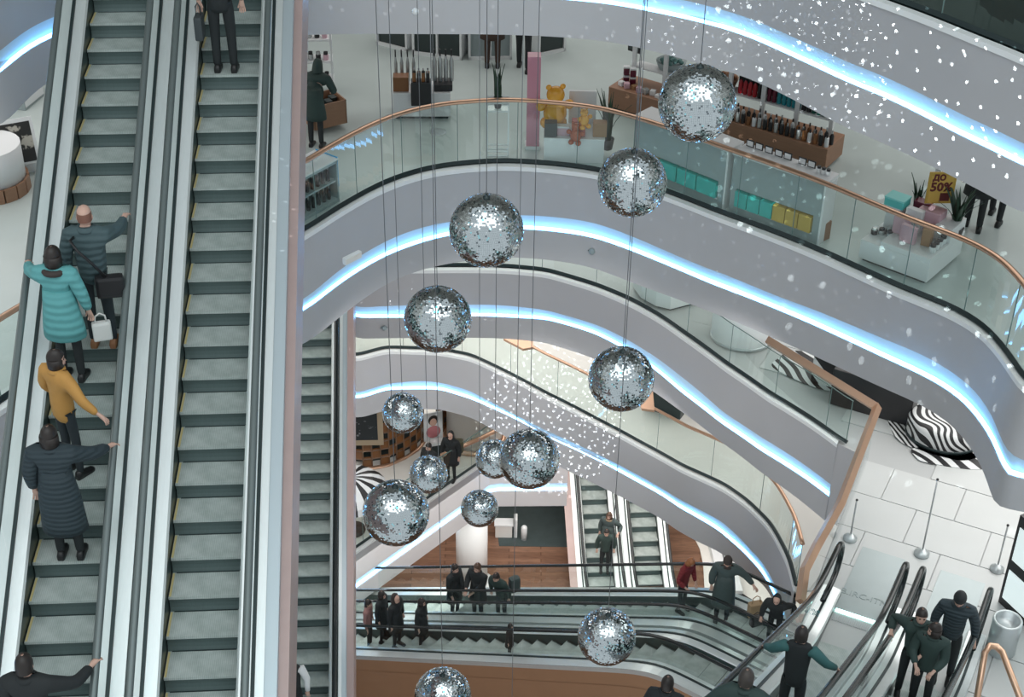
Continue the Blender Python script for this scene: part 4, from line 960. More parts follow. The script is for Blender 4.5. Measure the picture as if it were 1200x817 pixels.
# plant stand
c = P(583, 184, F1); t = thing('plant_stand', 'tall white open frame stand holding a snake plant', 'stand', c)
b = MB()
for sx in (-1, 1):
    for sy in (-1, 1): b.box((sx*.17, sy*.12, .5), (.02, .02, 1.0))
b.build('legs', M_WHT, t)
for z, n_ in ((.08, 'lower_frame'), (.16, 'lower_frame'), (1.0, 'upper_frame'), (.86, 'upper_frame')):
    b = MB(); b.tube([(-.17, -.12, z), (.17, -.12, z), (.17, .12, z), (-.17, .12, z)], .014, 4, closed=True, smooth=False); b.build(n_, M_WHT, t)
b = MB(); b.box((0, 0, .86), (.32, .22, .01)); b.build('shelf', M_GLASSC, t)
plant('dark snake plant on the tall white open stand', c+Vector((0, 0, .87)), 8, .62, .25, True, .07, 3)
# pink pillar
c = P(624, 172, F1); t = thing('pink_pillar', 'tall square pink translucent pillar left of the orange bear', 'pillar', c)
b = MB(); b.bbox((0, 0, .06), (.21, .21, 1.55), .006); b.build('column', M_PINKP, t); b = MB(); b.bbox((0, 0, 0), (.25, .25, .06), .01); b.build('base', M_WHT, t)
# gift counter
f = Fr((637, 190), (707, 192), F1, .55); t = thing('gift_counter', 'low white gift counter under the orange bears behind the railing', 'counter', f.c, f.rz)
b = MB(); b.bbox((0, 0, 0), (f.L, .55, .40), .008); b.build('counter_body', M_WHT, t); b = MB(); b.bbox((0, 0, .40), (f.L+.02, .57, .03), .008); b.build('counter_top', M_WHT, t)
box_thing('gift_box', 'dark patterned box at the left end of the gift counter', 'box', f.w(.10, .10, .43), (.2, .16, .24), M_DKCB, f.rz)
box_thing('gift_box', 'rose-red box in the middle of the gift counter', 'box', f.w(.54, .15, .43), (.22, .16, .26), mat('rose_box', (.48, .13, .12), .5), f.rz)
box_thing('gift_box', 'grey-brown box at the right end of the gift counter', 'box', f.w(.88, .15, .43), (.22, .16, .24), M_CARD, f.rz)
box_thing('gift_box', 'small white box beside the dark patterned box on the gift counter', 'box', f.w(.30, .15, .43), (.2, .12, .16), M_PINKB, f.rz, lid=M_WHT)
t = thing('backdrop', 'tall white back panel standing behind the orange bears', 'panel', f.w(.60, .62, 0), f.rz); b = MB(); b.bbox((0, 0, .03), (.44, .05, .95), .008); b.build('board', M_WHT, t); b = MB(); b.box((0, 0, .015), (.46, .2, .03)); b.build('foot', M_WHT, t)
def bear(label, loc, k, rz, m=M_GOLD):
    t = thing('bear_figurine', label, 'figurine', loc, rz); b = MB()
    b.sphere((0, 0, .30*k), (.20*k, .17*k, .24*k), 16, 12); b.sphere((0, .0, .62*k), (.155*k, .14*k, .15*k), 16, 12)
    for s_ in (-1, 1):
        b.sphere((s_*.24*k, .02, .42*k), (.09*k, .08*k, .085*k), 12, 8); b.sphere((s_*.13*k, .10*k, .07*k), (.10*k, .13*k, .09*k), 12, 8)
    b.build('bear_body', m, t)
    for s_ in (-1, 1): b = MB(); b.sphere((s_*.12*k, 0, .76*k), (.05*k, .03*k, .05*k), 10, 8); b.build('ear', m, t)
    b = MB(); b.sphere((0, .14*k, .59*k), (.06*k, .04*k, .045*k), 10, 8); b.build('muzzle', m, t)
bear('large glossy orange bear seen from behind on the gift counter', f.w(.16, .35, .43), .95, .2)
bear('small orange bear figurine perched at the front of the gift counter', f.w(.62, .02, .62), .42, -2.6)
bear('reddish-brown bear figurine at the front edge of the gift counter', f.w(.50, -.02, .36), .46, 2.8, mat('red_gloss', (.42, .10, .04), .25))
plant('large snake plant at the right end of the gift counter', f.w(1.02, .35, .10), 12, .85, .45, True, .11, 5)
# wooden island with shelves
f = Fr((712, 128), (966, 203), F1, .66); L = f.L; t = thing('shop_island', 'long oak-fronted island with white shelf frame full of bottles', 'shop shelf', f.c, f.rz); h = .42
b = MB(); b.bbox((0, 0, .06), (L, .66, h-.06), .01); b.build('plinth_body', M_OAK, t); b = MB(); b.box((0, 0, .03), (L-.15, .55, .06)); b.build('kick_base', M_DARK, t)
NB = 6
for i in range(NB+1):
    x = -L/2+.25+(L-.4)*i/NB
    b = MB(); b.box((x, .06, h+.36), (.07, .05, .72)); b.build('post', M_WHT, t)
for z in (.30, .70):
    b = MB(); b.box((.05, .18, h+z), (L-.35, .26, .025)); b.build('shelf', M_WHT, t)
for i in range(NB):
    if i > 2: b = MB(); b.box((-L/2+.25+(L-.4)*(i+.5)/NB, .32, h+.50), ((L-.4)/NB-.06, .02, .36)); b.build('back_panel', M_DKCB, t)
rnd = random.Random(4)
seq = [M_REDP]*4+[M_BLK]*2+[M_WINE]*2+[M_TEALP]*5+[M_BLK]*2+[M_GRNP]*4+[M_BLK]*2+[M_GRNP]*2+[M_WINE]*3
nms = {'red_bottle': 'red', 'black_plastic': 'black', 'wine_bottle': 'wine-red', 'teal_bottle': 'teal', 'green_bottle': 'dark green'}
x = L*.55
for k_, m in enumerate(seq):
    if x > L-.2: break
    bottle('tall', m, f.w(x, .46, h+.315), ordl(k_, '%s bottle on the upper shelf of the oak island' % nms[m.name]), 'slim bottles on the island shelf', .30, .038); x += .088
x = L*.50; cols = [M_WHT, M_WHT, M_BLK, M_BLK, M_SILV, M_BLK, M_AMB, M_WHT, M_SILV, M_BLK, M_BLK, M_SILV, M_BLK, M_BLK, M_BLK, M_SILV, M_AMB, M_WHT, M_AMB, M_BLK, M_WHT, M_SILV]
i = 0
while x < L-.06:
    m = cols[i % len(cols)]; bottle('square', m, f.w(x, .07, h), ordl(i, '%s bottle in the front row on the oak island' % cn[m.name]), 'front row of bottles on the oak island', .18+.06*rnd.random(), .036)
    if i % 1 == 0: bottle('tall', cols[(i*5+2) % len(cols)], f.w(x+.03, .19, h), ordl(i, '%s bottle in the second row on the oak island' % cn[cols[(i*5+2) % len(cols)].name]), 'second row of bottles on the oak island', .22+.05*rnd.random(), .034)
    x += .098; i += 1
# left half of the island: baskets, boxes, a board
for i in range(14):
    x = .15+i*.125; box_thing('soap_box', ordl(i, 'small package on the left half of the island'), 'box', f.w(x, .10+.12*rnd.random(), h), (.09, .09, .05+.06*rnd.random()), rnd.choice([M_PINKB, M_WHT, M_SILV, M_CARD]), rnd.random()*3, 'packages on the left half of the island', bev=.006)
def basket(label, loc, r, m, fill):
    t = thing('basket', label, 'basket', loc); b = MB(); b.lathe((0, 0, 0), [(r*.8, 0), (r, .14), (r*.93, .14), (r*.88, .1), (.01, .09)], 16); b.build('basket_body', m, t)
    b = MB(); rn = random.Random(int(r*1000))
    for k in range(22): a = rn.random()*6.28; q = rn.random()**.5*r*.75; b.sphere((q*math.cos(a), q*math.sin(a), .13+.03*rn.random()), .035, 7, 5)
    o = b.build('contents', fill, t); o['kind'] = 'stuff'
basket('woven basket of dark goods in the middle of the oak island', f.w(1.30, .55, h+.02), .24, M_CARD, M_DKCB)
basket('brown basket on the island close to the largest mirror ball', f.w(1.85, .60, h+.30), .24, M_OAK, M_AMB)
basket('teal-grey basket of towels near the black board', f.w(.80, .68, h+.3), .26, M_GREYP, mat('teal_towel', (.12, .24, .23), .8))
t = thing('notice_board', 'small black framed board at the left end of the island', 'board', f.w(.12, .6, h+.45), f.rz-.1); b = MB(); b.bbox((0, 0, 0), (.26, .03, .36), .006); b.build('board', M_BLK, t); b = MB(); b.box((0, -.017, .18), (.20, .004, .28)); b.build('face', mat('slate', (.05, .07, .07), .5), t)
for i in range(4): box_thing('cosmetic_pot', 'dark red pot with white lid, %s %s of the stack on the island' % (('lower', 'upper')[i//2], ('left', 'right')[i % 2]), 'pot', f.w(.16+.13*(i % 2), .3, h+.16*(i//2)), (.1, .1, .15), M_WINE, 0, 'stacked red pots on the island', lid=M_WHT)
# the two counters behind the railing
def back_counter(p0, p1, label, cols, off_):
    f = Fr(p0, p1, F1, .32); L = f.L; h = .98; t = thing('display_counter', label, 'counter', f.c, f.rz)
    z0, z1, xa, xb = .16, .44, -L/2+.10, L/2-.12
    b = MB(); b.box((0, .0, (z1+h)/2), (L, .3, h-z1)); b.box((0, 0, z0/2), (L, .3, z0)); b.box(((-L/2+xa)/2, 0, (z0+z1)/2), (xa+L/2, .3, z1-z0)); b.box(((L/2+xb)/2, 0, (z0+z1)/2), (L/2-xb, .3, z1-z0)); b.box((0, .13, .3), (L, .03, .3)); b.build('counter_body', M_GREYP, t)
    b = MB(); b.box((0, .03, h+.02), (L+.04, .40, .04)); b.build('counter_top', M_WHT, t)
    b = MB(); b.box((L/2+.015, 0, h/2), (.03, .34, h)); b.build('end_panel', M_WHT, t)
    b = MB()
    b.box((0, -.155, z0-.012), (xb-xa, .012, .02)); b.build('shelf_edge', M_WHT, t)
    n = len(cols); w = (xb-xa)/n
    for i, m in enumerate(cols):
        nm = 'teal' if m is M_TEALB else 'yellow'
        box_thing('storage_box', ordl(i, '%s storage box low in the %s grey counter' % (nm, off_)), 'box', f.w(L/2+xa+w*(i+.5), .07, z0), (w*.95, .22, .26), m, f.rz, '%s boxes in the %s counter' % (nm, off_), bev=.01)
    return f
fA = back_counter((742, 203), (846, 246), 'grey display counter behind the railing left of its twin, teal boxes low', [M_YELB, M_TEALB, M_TEALB, M_TEALB], 'left')
fB = back_counter((853, 249), (957, 287), 'grey display counter behind the railing with teal and yellow boxes', [M_TEALB]*3+[M_YELB]*3, 'right')
for i, u_ in enumerate((.06, .16, .27, .38, .48, .64, .74)):
    t = thing('price_frame', ordl(i, 'small black-framed price card on the right grey counter'), 'price card', fB.w(u_*fB.L, .30, 1.02), fB.rz, 'price cards on the right counter'); b = MB(); b.box((0, 0, .055), (.13, .012, .11)); b.build('frame', M_BLK, t); b = MB(); b.box((0, -.008, .055), (.10, .004, .08)); b.build('card', M_WHT, t)
for i in range(3): bottle('jar', M_WHT, fB.w(fB.L*(.84+.05*i), .24, 1.02), ordl(i, 'white jar at the right end of the grey counter top'), 'white jars on the counter end', .10, .035)
f = Fr((960, 286), (972, 280), F1, .35); t = thing('end_crate', 'small wooden crate at the right end of the grey counters', 'crate', f.c, f.rz); b = MB(); b.bbox((0, 0, 0), (.26, .34, .30), .01); b.build('crate_body', M_OAK, t); b = MB(); b.bbox((0, 0, .30), (.22, .30, .01), .002); b.build('inset_top', M_CARD, t)
for i in range(5): bottle('jar', (M_AMB, M_WHT)[i % 2], f.c+Vector((.06*(i % 2)-.03, -.1+.05*i, .31)), ordl(i, 'small jar on the wooden end crate', 'front'), 'jars on the end crate', .12, .03)
# square display table on the right
A_, B_, C_ = P(1005, 305, F1), P(1085, 335, F1), P(1137, 305, F1)
u_ = (B_-A_); L = u_.length; u_ = u_/L; v_ = Vector((-u_.y, u_.x, 0)); D_ = (C_-B_).dot(v_); ctr = A_+u_*L/2+v_*D_/2; rz = math.atan2(u_.y, u_.x)
def TT(u, v, z): return A_+u_*u*L+v_*v*D_+Vector((0, 0, z))
t = thing('display_table', 'square white display table with gifts beside the railing on the right', 'table', ctr, rz)
b = MB(); b.bbox((0, 0, .05), (L, D_, .30), .01); b.build('table_body', M_WHT, t); b = MB(); b.box((0, 0, .025), (L-.1, D_-.1, .05)); b.build('kick_base', M_DARK, t)
b = MB(); b.bbox((L*.14, 0, .35), (L*.72, D_, .08), .008); b.build('raised_top', M_WHT, t)
b = MB(); b.bbox((L*.38, D_*.25, .43), (L*.24, D_*.45, .22), .008); b.build('step_block', M_WHT, t)
box_thing('gift_plinth', 'pale block under the teal box on the square table', 'plinth', TT(.16, .60, .35), (.22, .22, .36), M_WHT, rz)
box_thing('gift_box', 'flat turquoise gift box with lid on the square table', 'box', TT(.16, .60, .71), (.30, .24, .14), mat('turquoise_card', (.10, .50, .48), .5), rz, lid=mat('turquoise_lid', (.22, .62, .60), .5))
box_thing('gift_box', 'upright pink box in front on the square table', 'box', TT(.55, .22, .43), (.24, .08, .26), M_PINKB, rz-.1)
box_thing('gift_box', 'leaning pink box left of the upright pink one', 'box', TT(.38, .36, .43), (.24, .09, .28), M_PINKB, rz+.1)
box_thing('gift_box', 'brown card box right of the pink boxes', 'box', TT(.76, .35, .43), (.13, .20, .26), M_CARD, rz+.2)
box_thing('gift_box', 'tall white box behind the pink boxes', 'box', TT(.46, .56, .43), (.24, .10, .34), M_WHT, rz)
box_thing('gift_box', 'big pale pink box under the yellow sign', 'box', TT(.62, .72, .43), (.34, .24, .34), M_PINKB, rz)
box_thing('gift_box', 'dark brown box behind the tall white box', 'box', TT(.44, .80, .43), (.24, .16, .36), M_BROWNB if 'M_BROWNB' in globals() else M_WINE, rz)
for i, (a_, b_) in enumerate(((.06, .25), (.14, .30), (.20, .38), (.26, .30))): bottle('jar', (M_BLK, M_SILV)[i % 2], TT(a_, b_, .35), ordl(i, 'round pot at the low left end of the square table'), 'round pots on the square table', .10, .05)
for i in range(4): bottle('jar', M_WHT, TT(.92, .2+.1*i, .43), ordl(i, 'white pot near the right edge of the square table', 'front'), 'white pots on the square table', .12, .05)
plant('snake plant behind the turquoise box on the square table', TT(.30, .95, .35), 8, .55, .45, True, .10, 7)
plant('large spreading snake plant at the back right of the square table', TT(.92, .85, .35), 13, .75, .8, True, .12, 9)
t = thing('sale_sign', 'yellow sale sign reading 50% on the square table', 'sign', TT(.62, .85, .80), 0.05)
b = MB(); b.bbox((0, 0, 0), (.40, .02, .50), .004); b.build('sign_board', mat('mustard_card', (.52, .33, .06), .5), t)
b = MB(); b.box((0, -.011, .23), (.33, .002, .42)); b.build('sign_face', mat('mustard_print', (.60, .38, .08), .5), t)
MB_ = mat('maroon_print', (.12, .015, .015), .6)
for s_, sz, x_, z_ in (('50%', .19, 0, .26), ('ДО', .12, -.05, .41)):
    text_mesh('lettering', s_, sz, MB_, t, Matrix.Translation((x_, -.014, z_)) @ Matrix.Rotation(math.pi/2, 4, 'X'), bold=.007)
b = MB(); b.bbox((.07, -.014, .04), (.14, .002, .13), .001); b.build('printed_motif', MB_, t)
# left end of the shop
f = Fr((366, 160), (406, 150), F1, .5); t = thing('wooden_crate', 'oak crate bin next to the customer in dark green at the left end', 'crate', f.w(.35, .25, 0), f.rz)
b = MB()
for sx, sy, dx, dy in ((0, -.24, .6, .02), (0, .24, .6, .02), (-.29, 0, .02, .5), (.29, 0, .02, .5)): b.box((sx, sy, .30), (dx, dy, .42))
b.box((0, 0, .11), (.58, .48, .03)); b.build('crate_body', M_OAK, t)
b = MB(); [b.bbox((-.2+.13*i, -.05+.1*(i % 2), .4), (.11, .14, .08), .01) for i in range(4)]; b.build('goods', M_DKCB, t)
c = P(372, 108, F1); t = thing('wall_shelf', 'white shelf rack with pots at the left end of the shop', 'shelf', c, .1)
b = MB()
for sx in (-.28, .28):
    for sy in (-.15, .15): b.box((sx, sy, .65), (.03, .03, 1.3))
b.build('posts', M_WHT, t)
for z in (.25, .62, 1.02): b = MB(); b.box((0, 0, z), (.6, .34, .03)); b.build('shelf_board', M_WHT, t)
for z in (.265, .635, 1.035):
    for i in range(4): bottle('jar', (M_WINE, M_SILV, M_BLK, M_PINKB)[i], c+Vector((-.2+.13*i, -.05, z)), ordl(i, 'pot on the %s board of the white shelf rack' % {.265: 'lowest', .635: 'middle', 1.035: 'top'}[z]), 'pots on the white shelf rack', .14, .045)
f = Fr((352, 262), (398, 236), F1, .45); t = thing('bottle_cabinet', 'glass cabinet with two rows of dark bottles behind the railing, far left', 'cabinet', f.c, f.rz)
b = MB(); b.box((0, 0, .03), (f.L, .45, .06)); b.box((0, 0, .36), (f.L, .4, .03)); b.box((0, 0, .68), (f.L, .45, .04)); [b.box((s_*(f.L/2-.015), 0, .35), (.03, .45, .7)) for s_ in (-1, 1)]; b.box((0, .21, .35), (f.L, .02, .66)); b.build('cabinet_frame', M_GREYP, t)
b = MB(); b.box((0, 0, .72), (f.L+.03, .48, .02)); b.build('top_shelf', M_WHT, t); b = MB(); b.box((f.L/2+.01, 0, .5), (.01, .44, .5)); b.build('blue_side', mat('blue_acrylic', (.05, .35, .65), .3), t)
for z in (.06, .375):
    for i in range(7): bottle('tall', M_BLK, f.w(.07+f.L*.13*i, .10, z), ordl(i, 'dark bottle in the %s row of the far left cabinet' % ('lower' if z < .1 else 'upper')), 'dark bottles in the far left cabinet', .24, .03)
for i in range(5):
    c = f.w(.1+.13*i, .2, .73); t = thing('white_flower', ordl(i, 'white paper flower on top of the far left cabinet'), 'flower', c, i, 'white flowers on the far left cabinet')
    b = MB(); [b.add([(0, 0, 0), (.03*math.cos(a), .03*math.sin(a), .08), (.09*math.cos(a+.3), .09*math.sin(a+.3), .10), (.03*math.cos(a+.6), .03*math.sin(a+.6), .05)], [(0, 1, 2, 3)]) for a in [k*.9 for k in range(7)]]; b.build('petals', M_WHT, t)
# floor drain
c = P(513, 155, F1); o = MB().lathe((0, 0, 0), [(.14, 0), (.14, .006), (.12, .007), (.01, .007)], 14).build('floor_box', M_ALU2); o.location = c; tag(o, 'small round metal floor box below the white plinth', 'floor outlet')
# things seen on the left beyond the first escalator
def picture_stand(c, rz):
    t = thing('picture_easel', 'tilted framed black picture with white drawing, left of the first escalator', 'picture', c, rz); M_ = Matrix.Rotation(-.35, 4, 'X')
    b = MB(); b.box((0, 0, .55), (.60, .04, .72), 0, 0, M_); b.build('frame', M_WHT, t); b = MB(); b.box((0, -.024, .545), (.50, .01, .62), 0, 0, M_); b.build('picture', M_ART, t); b = MB(); b.box((0, .2, .2), (.5, .4, .4)); b.build('stand', M_WHT, t)
def _art(nt, b, co):
    n = nt.nodes.new('ShaderNodeTexNoise'); n.inputs['Scale'].default_value = 4.5; n.inputs['Detail'].default_value = 3; nt.links.new(co, n.inputs[0])
    nt.links.new(ramp(nt, n.outputs[0], [(.54, (.02, .02, .02)), (.58, (.45, .43, .38))]), b.inputs['Base Color'])
M_ART = nodes_mat('chalk_drawing', _art, .5)
picture_stand(P(26, 204, F1), .45)
c = P(-6, 222, F1); t = thing('round_column_base', 'white round column with oak-tiled foot at the far left', 'column', c); b = MB(); b.lathe((0, 0, .22), [(.50, 0), (.50, .55)], 24); b.build('column_body', M_WHT, t)
for i in range(16): a = 2*math.pi*i/16; b = MB(); b.box((.52*math.cos(a), .52*math.sin(a), .11), (.04, .19, .22), 0, a); b.build('foot_tile', M_OAK, t)
f = Fr((30, 130), (52, 112), F1, .4); t = thing('grey_cabinet', 'grey cabinet with white edges under the left fascia', 'cabinet', f.c, f.rz); b = MB(); b.bbox((0, 0, 0), (f.L, .4, 1.0), .01); b.build('cabinet_body', M_GREYP, t); b = MB(); b.box((0, -.205, .5), (f.L-.04, .01, .9)); b.box((0, 0, 1.01), (f.L+.04, .42, .03)); b.build('door', M_WHT, t)
# low stand in reach of the boots customer
t = thing('white_rail_table', 'white-edged dark table beside the boots customer', 'table', P(1118, 225, F1), -.5); b = MB(); b.box((0, 0, .5), (.7, .4, .03)); b.build('table_top', M_DKCB, t); b = MB(); b.tube([(-.36, -.21, .5), (.36, -.21, .5), (.36, .21, .5), (-.36, .21, .5)], .016, 4, closed=True); b.build('edge', M_WHT, t)
for sx in (-1, 1): b = MB(); b.box((sx*.3, 0, .25), (.03, .3, .5)); b.build('leg', M_WHT, t)
# ================================================================= white gallery, lowest gallery, ground floor
def _op(nt, b, co, sc_=2.2, dist=5):
    w = nt.nodes.new('ShaderNodeTexWave'); w.wave_type = 'BANDS'; w.bands_direction = 'DIAGONAL'; w.inputs['Scale'].default_value = sc_; w.inputs['Distortion'].default_value = dist; w.inputs['Detail'].default_value = 0; w.inputs['Detail Scale'].default_value = .6
    nt.links.new(co, w.inputs[0]); nt.links.new(ramp(nt, w.outputs[0], [(.0, (.012, .012, .014)), (.5, (.72, .73, .73))], 'CONSTANT'), b.inputs['Base Color'])
M_OP = nodes_mat('black_white_waves', _op, .4); M_OP2 = nodes_mat('fine_black_white_waves', lambda nt, b, co: _op(nt, b, co, 5.5, 3.5), .4)
def blob(r, sx, sy, n=40, wob=.12, ph=0):
    return [(r*sx*math.cos(2*math.pi*i/n)*(1+wob*math.sin(3*2*math.pi*i/n+ph)), r*sy*math.sin(2*math.pi*i/n)*(1+wob*math.cos(2*2*math.pi*i/n+ph))) for i in range(n)]
def opart(px, py, sx, sy, label, m, rz=0, ph=0, h=.012):
    o = MB().poly(blob(1, sx, sy, ph=ph), 0, h).build('patterned_mat', m); o.location = P(px, py, F2)+Vector((0, 0, .001)); o.rotation_euler = (0, 0, rz); tag(o, label, 'floor graphic'); return o
opart(1102, 508, .95, .75, 'fine black and white striped floor graphic at the right', M_OP2, -.5)
opart(1118, 538, .75, .26, 'bold wavy black and white floor graphic in front of the fine striped one', M_OP, -.15, 1)
opart(962, 436, .95, .5, 'curvy black and white floor graphic behind the copper rail', M_OP, -.45, 2)
def soft(px, py, r, h, label, m, m2=None, sx=1, rz=0, name='round_pouf', cat='seat'):
    t = thing(name, label, cat, P(px, py, F2), rz); b = MB(); b.lathe((0, 0, .0), [(r*.9, 0), (r, .06), (r, h-.08), (r*.93, h-.02), (r*.8, h), (.01, h)], 28, sx=sx); b.build('seat_body', m, t)
    b = MB(); b.lathe((0, 0, 0), [(r*.96, .01), (r*1.02, .02), (r*1.02, .07), (r, .08)], 28, sx=sx); b.build('base_ring', m2 or M_DARK, t); return t
soft(1104, 512, .52, .40, 'white and black striped round seat on the fine striped floor graphic', nodes_mat('loose_stripes', lambda nt, b, co: _op(nt, b, co, 3.2, 16), .5), M_DARK, 1.2, -.4)
t = thing('black_counter', 'long black counter with a white disc, under the shop fascia', 'counter', P(1022, 478, F2), R(-27)); b = MB(); b.bbox((0, 0, 0), (1.45, .5, .75), .02); b.build('counter_body', M_BLK, t)
b = MB(); b.lathe((-.1, -.1, .75), [(.12, 0), (.12, .02), (.01, .02)], 18); b.build('white_disc', M_WHT, t); b = MB(); b.bbox((.3, .05, .75), (.12, .08, .03), .008); b.build('control_pad', M_SILV, t)
t = thing('zebra_counter', 'white counter with broad black diagonal bands left of the black counter', 'counter', P(984, 448, F2), R(-27)); b = MB(); b.bbox((0, 0, 0), (.95, .5, .6), .02); b.build('counter_body', nodes_mat('broad_bands', lambda nt, b, co: _op(nt, b, co, .9, 2), .4), t); b = MB(); b.bbox((.1, 0, .6), (.5, .4, .04), .01); b.build('top_panel', M_WHT, t)
soft(868, 396, .50, .70, 'large white round counter seen through the railing', M_WHT, M_ALU2, 1.15, -.3, 'round_counter', 'counter')
t = thing('flower_display', 'white corner display with red flowers below the shop fascia', 'display', P(789, 352, F2), R(-20)); b = MB(); b.poly([(-.9, .5), (-.85, .1), (-.6, -.22), (-.25, -.4), (.05, -.42), (.65, .2), (.5, .6)], .05, .42); b.build('display_body', M_WHT, t)
b = MB(); b.poly([(-.83, .48), (-.78, .12), (-.56, -.15), (-.22, -.33), (.03, -.35), (.58, .2), (.46, .54)], .42, .47); b.build('display_top', M_WHT, t); b = MB(); b.poly([(-.85, .5), (-.8, .1), (-.2, -.35), (.05, -.37), (.6, .2), (.5, .55)], 0, .05); b.build('kick_base', M_DARK, t)
t = thing('flower_bunch', 'bunch of dark red flowers lying on the white corner display', 'flowers', P(789, 352, F2)+Vector((0, .1, .47)), 0)
for i in range(7): a = i*.9; b = MB(); b.sphere((.10*math.cos(a)*(i > 0), .07*math.sin(a)*(i > 0), .05+.02*(i % 2)), (.05, .05, .035), 8, 6); b.build('blossom', M_REDP, t)
b = MB(); b.tube([(-.05, 0, .03), (-.35, .05, .02)], .02, 6); b.build('stems', M_LEAF, t)
# stanchions with glass in front of the landings
def stanchion(p0, label, hgt=1.45, foot=.12, glass_to=None):
    c = P(*p0, F2); t = thing('barrier_post', label, 'post', c); b = MB(); b.tube([(0, 0, .05), (0, 0, hgt)], .014, 8); b.build('rod', M_SILV, t)
    b = MB(); b.lathe((0, 0, 0), [(foot, 0), (foot, .04), (foot*.6, .07), (.03, .12)], 14); b.build('foot', M_ALU2, t)
    b = MB(); b.sphere((0, 0, hgt), .022, 8, 6); b.build('top_cap', M_BLK, t)
stanchion((1080, 650), 'thin steel post between the two right-hand escalator landings', 1.5)
stanchion((996, 632), 'thin steel post left of the glowing escalator landing', .8, .11)
stanchion((1168, 668), 'thin steel post beside the white and black screen at the right edge', .9, .11)
t = thing('advert_screen', 'white screen in a black frame at the right edge of the photo', 'screen', P(1212, 742, F2), R(-64)); b = MB(); b.box((0, 0, .85), (1.5, .08, 1.7)); b.build('frame', M_BLK, t)
for z, hh in ((.42, .55), (1.2, .62)): b = MB(); b.box((0, -.045, z), (1.38, .01, hh)); b.build('screen_face', mat('screen_white', (.8, .85, .85), .3, emit=((.85, 1, 1), .5)), t)
t = thing('steel_bin', 'round polished steel bin beside the copper rail, lower right corner', 'bin', P(1172, 762, F2)); b = MB(); b.lathe((0, 0, 0), [(.20, 0), (.21, .02), (.21, .58), (.19, .60), (.17, .60), (.17, .5), (.01, .5)], 24); b.build('bin_body', M_ALU2, t); b = MB(); b.tube([(.19*math.cos(a), .19*math.sin(a), .60) for a in [2*math.pi*i/20 for i in range(20)]], .018, 6, closed=True); b.build('rim', M_ALU, t)
t = thing('copper_hoop', 'pink-copper hoop rail in the lower right corner', 'railing', P(1150, 830, F2)); o_ = Vector(t.location)
q = [P(1138, 860, F2+.3), P(1154, 765, F2+1.0), P(1160, 757, F2+1.03), P(1168, 758, F2+1.03), P(1175, 765, F2+1.0), P(1215, 870, F2+.9)]
b = MB(); b.tube([v-o_ for v in q], .045, 8, 0, True, 1.2); b.build('handrail', M_COPPER, t); b = MB(); v0, v1 = q[1]-o_, q[0]-o_; b.add([v0, v1, (v1.x, v1.y, .02), (v0.x, v0.y, .02)], [(0, 1, 2, 3)]); b.build('glass_panel', M_GLASSC, t)
# ---- lowest gallery
M_LAT = mat('walnut_lattice', (.16, .085, .045), .5, var=.2, vscale=4)
def lattice(pts, h, label, cell=.24, z=F4):
    t = thing('lattice_wall', label, 'partition', (*pts[len(pts)//2], z)); o = Vector(t.location); pl = resample([(p[0]-o.x, p[1]-o.y) for p in pts], cell); b = MB()
    for p in pl: b.box((p[0], p[1], h/2), (.035, .035, h))
    g = b.build('uprights', M_LAT, t); g['kind'] = 'stuff'; b = MB(); k = int(h/cell)
    for i in range(k+1): b.tube([(p[0], p[1], i*h/k) for p in pl], .022, 4, 0, False)
    g = b.build('crossbars', M_LAT, t); g['kind'] = 'stuff'; b = MB()
    for i in range(k): 
        for j in range(len(pl)-1):
            if (i+j) % 2: a, c = Vector((*pl[j], 0)), Vector((*pl[j+1], 0)); b.add([(*a.xy, i*h/k), (*c.xy, i*h/k), (*((c.xy+Vector((0, .1)))), (i+1)*h/k), (*((a.xy+Vector((0, .1)))), (i+1)*h/k)], [(0, 1, 2, 3)])
    g = b.build('slats', M_AMB, t); g['kind'] = 'stuff'; b = MB(); b.loft([[(p[0], p[1]+.25, 0), (p[0], p[1]+.25, h)] for p in pl], 0, False, closed=False, caps=False); b.build('backing', M_DKCB, t)
    b = MB(); b.tube([(p[0], p[1]-.1, .03) for p in pl], .06, 6, 0, True, .6); b.build('base_trim', M_COPPER, t)
lp = [P(x, y, F4).xy for x, y in ((395, 546), (430, 548), (455, 544), (475, 535), (492, 524), (497, 515))]
lattice([tuple(p) for p in lp], 2.6, 'curved brown lattice wall behind the small mirror ball')
lp = [P(x, y, F4).xy for x, y in ((512, 512), (524, 506), (533, 499))]
lattice([tuple(p) for p in lp], 1.6, 'short brown lattice wall left of the white round column')
t = thing('framed_picture', 'black picture in a tan frame leaning on the lattice wall', 'picture', P(431, 553, F4)+Vector((0, -.1, 1.05)), .05); b = MB(); b.box((0, 0, .6), (.92, .06, 1.35)); b.build('frame', mat('tan_frame', (.36, .28, .19), .5), t); b = MB(); b.box((-.03, -.035, .65), (.70, .01, 1.10)); b.build('picture', nodes_mat('dark_picture', lambda nt, b, co: (lambda n: (nt.links.new(co, n.inputs[0]), nt.links.new(ramp(nt, n.outputs[0], [(.62, (.012, .016, .02)), (.70, (.35, .36, .38))]), b.inputs['Base Color'])))(nt.nodes.new('ShaderNodeTexNoise')), .4), t)
t = thing('poster', 'poster of a dark-haired woman in pink by the lattice wall', 'poster', P(508, 524, F4)+Vector((0, 0, .25)), .35); b = MB(); b.box((0, 0, .45), (.52, .04, .9)); b.build('poster_board', M_WHT, t)
b = MB(); b.sphere((0, -.025, .60), (.10, .008, .13), 12, 8); b.build('printed_face', SKIN, t); b = MB(); b.sphere((0, -.022, .66), (.14, .006, .16), 12, 8); b.build('printed_hair', M_HAIRD, t); b = MB(); b.sphere((0, -.023, .28), (.20, .006, .2), 12, 8); b.build('printed_dress', mat('poster_pink', (.55, .2, .22), .6), t)
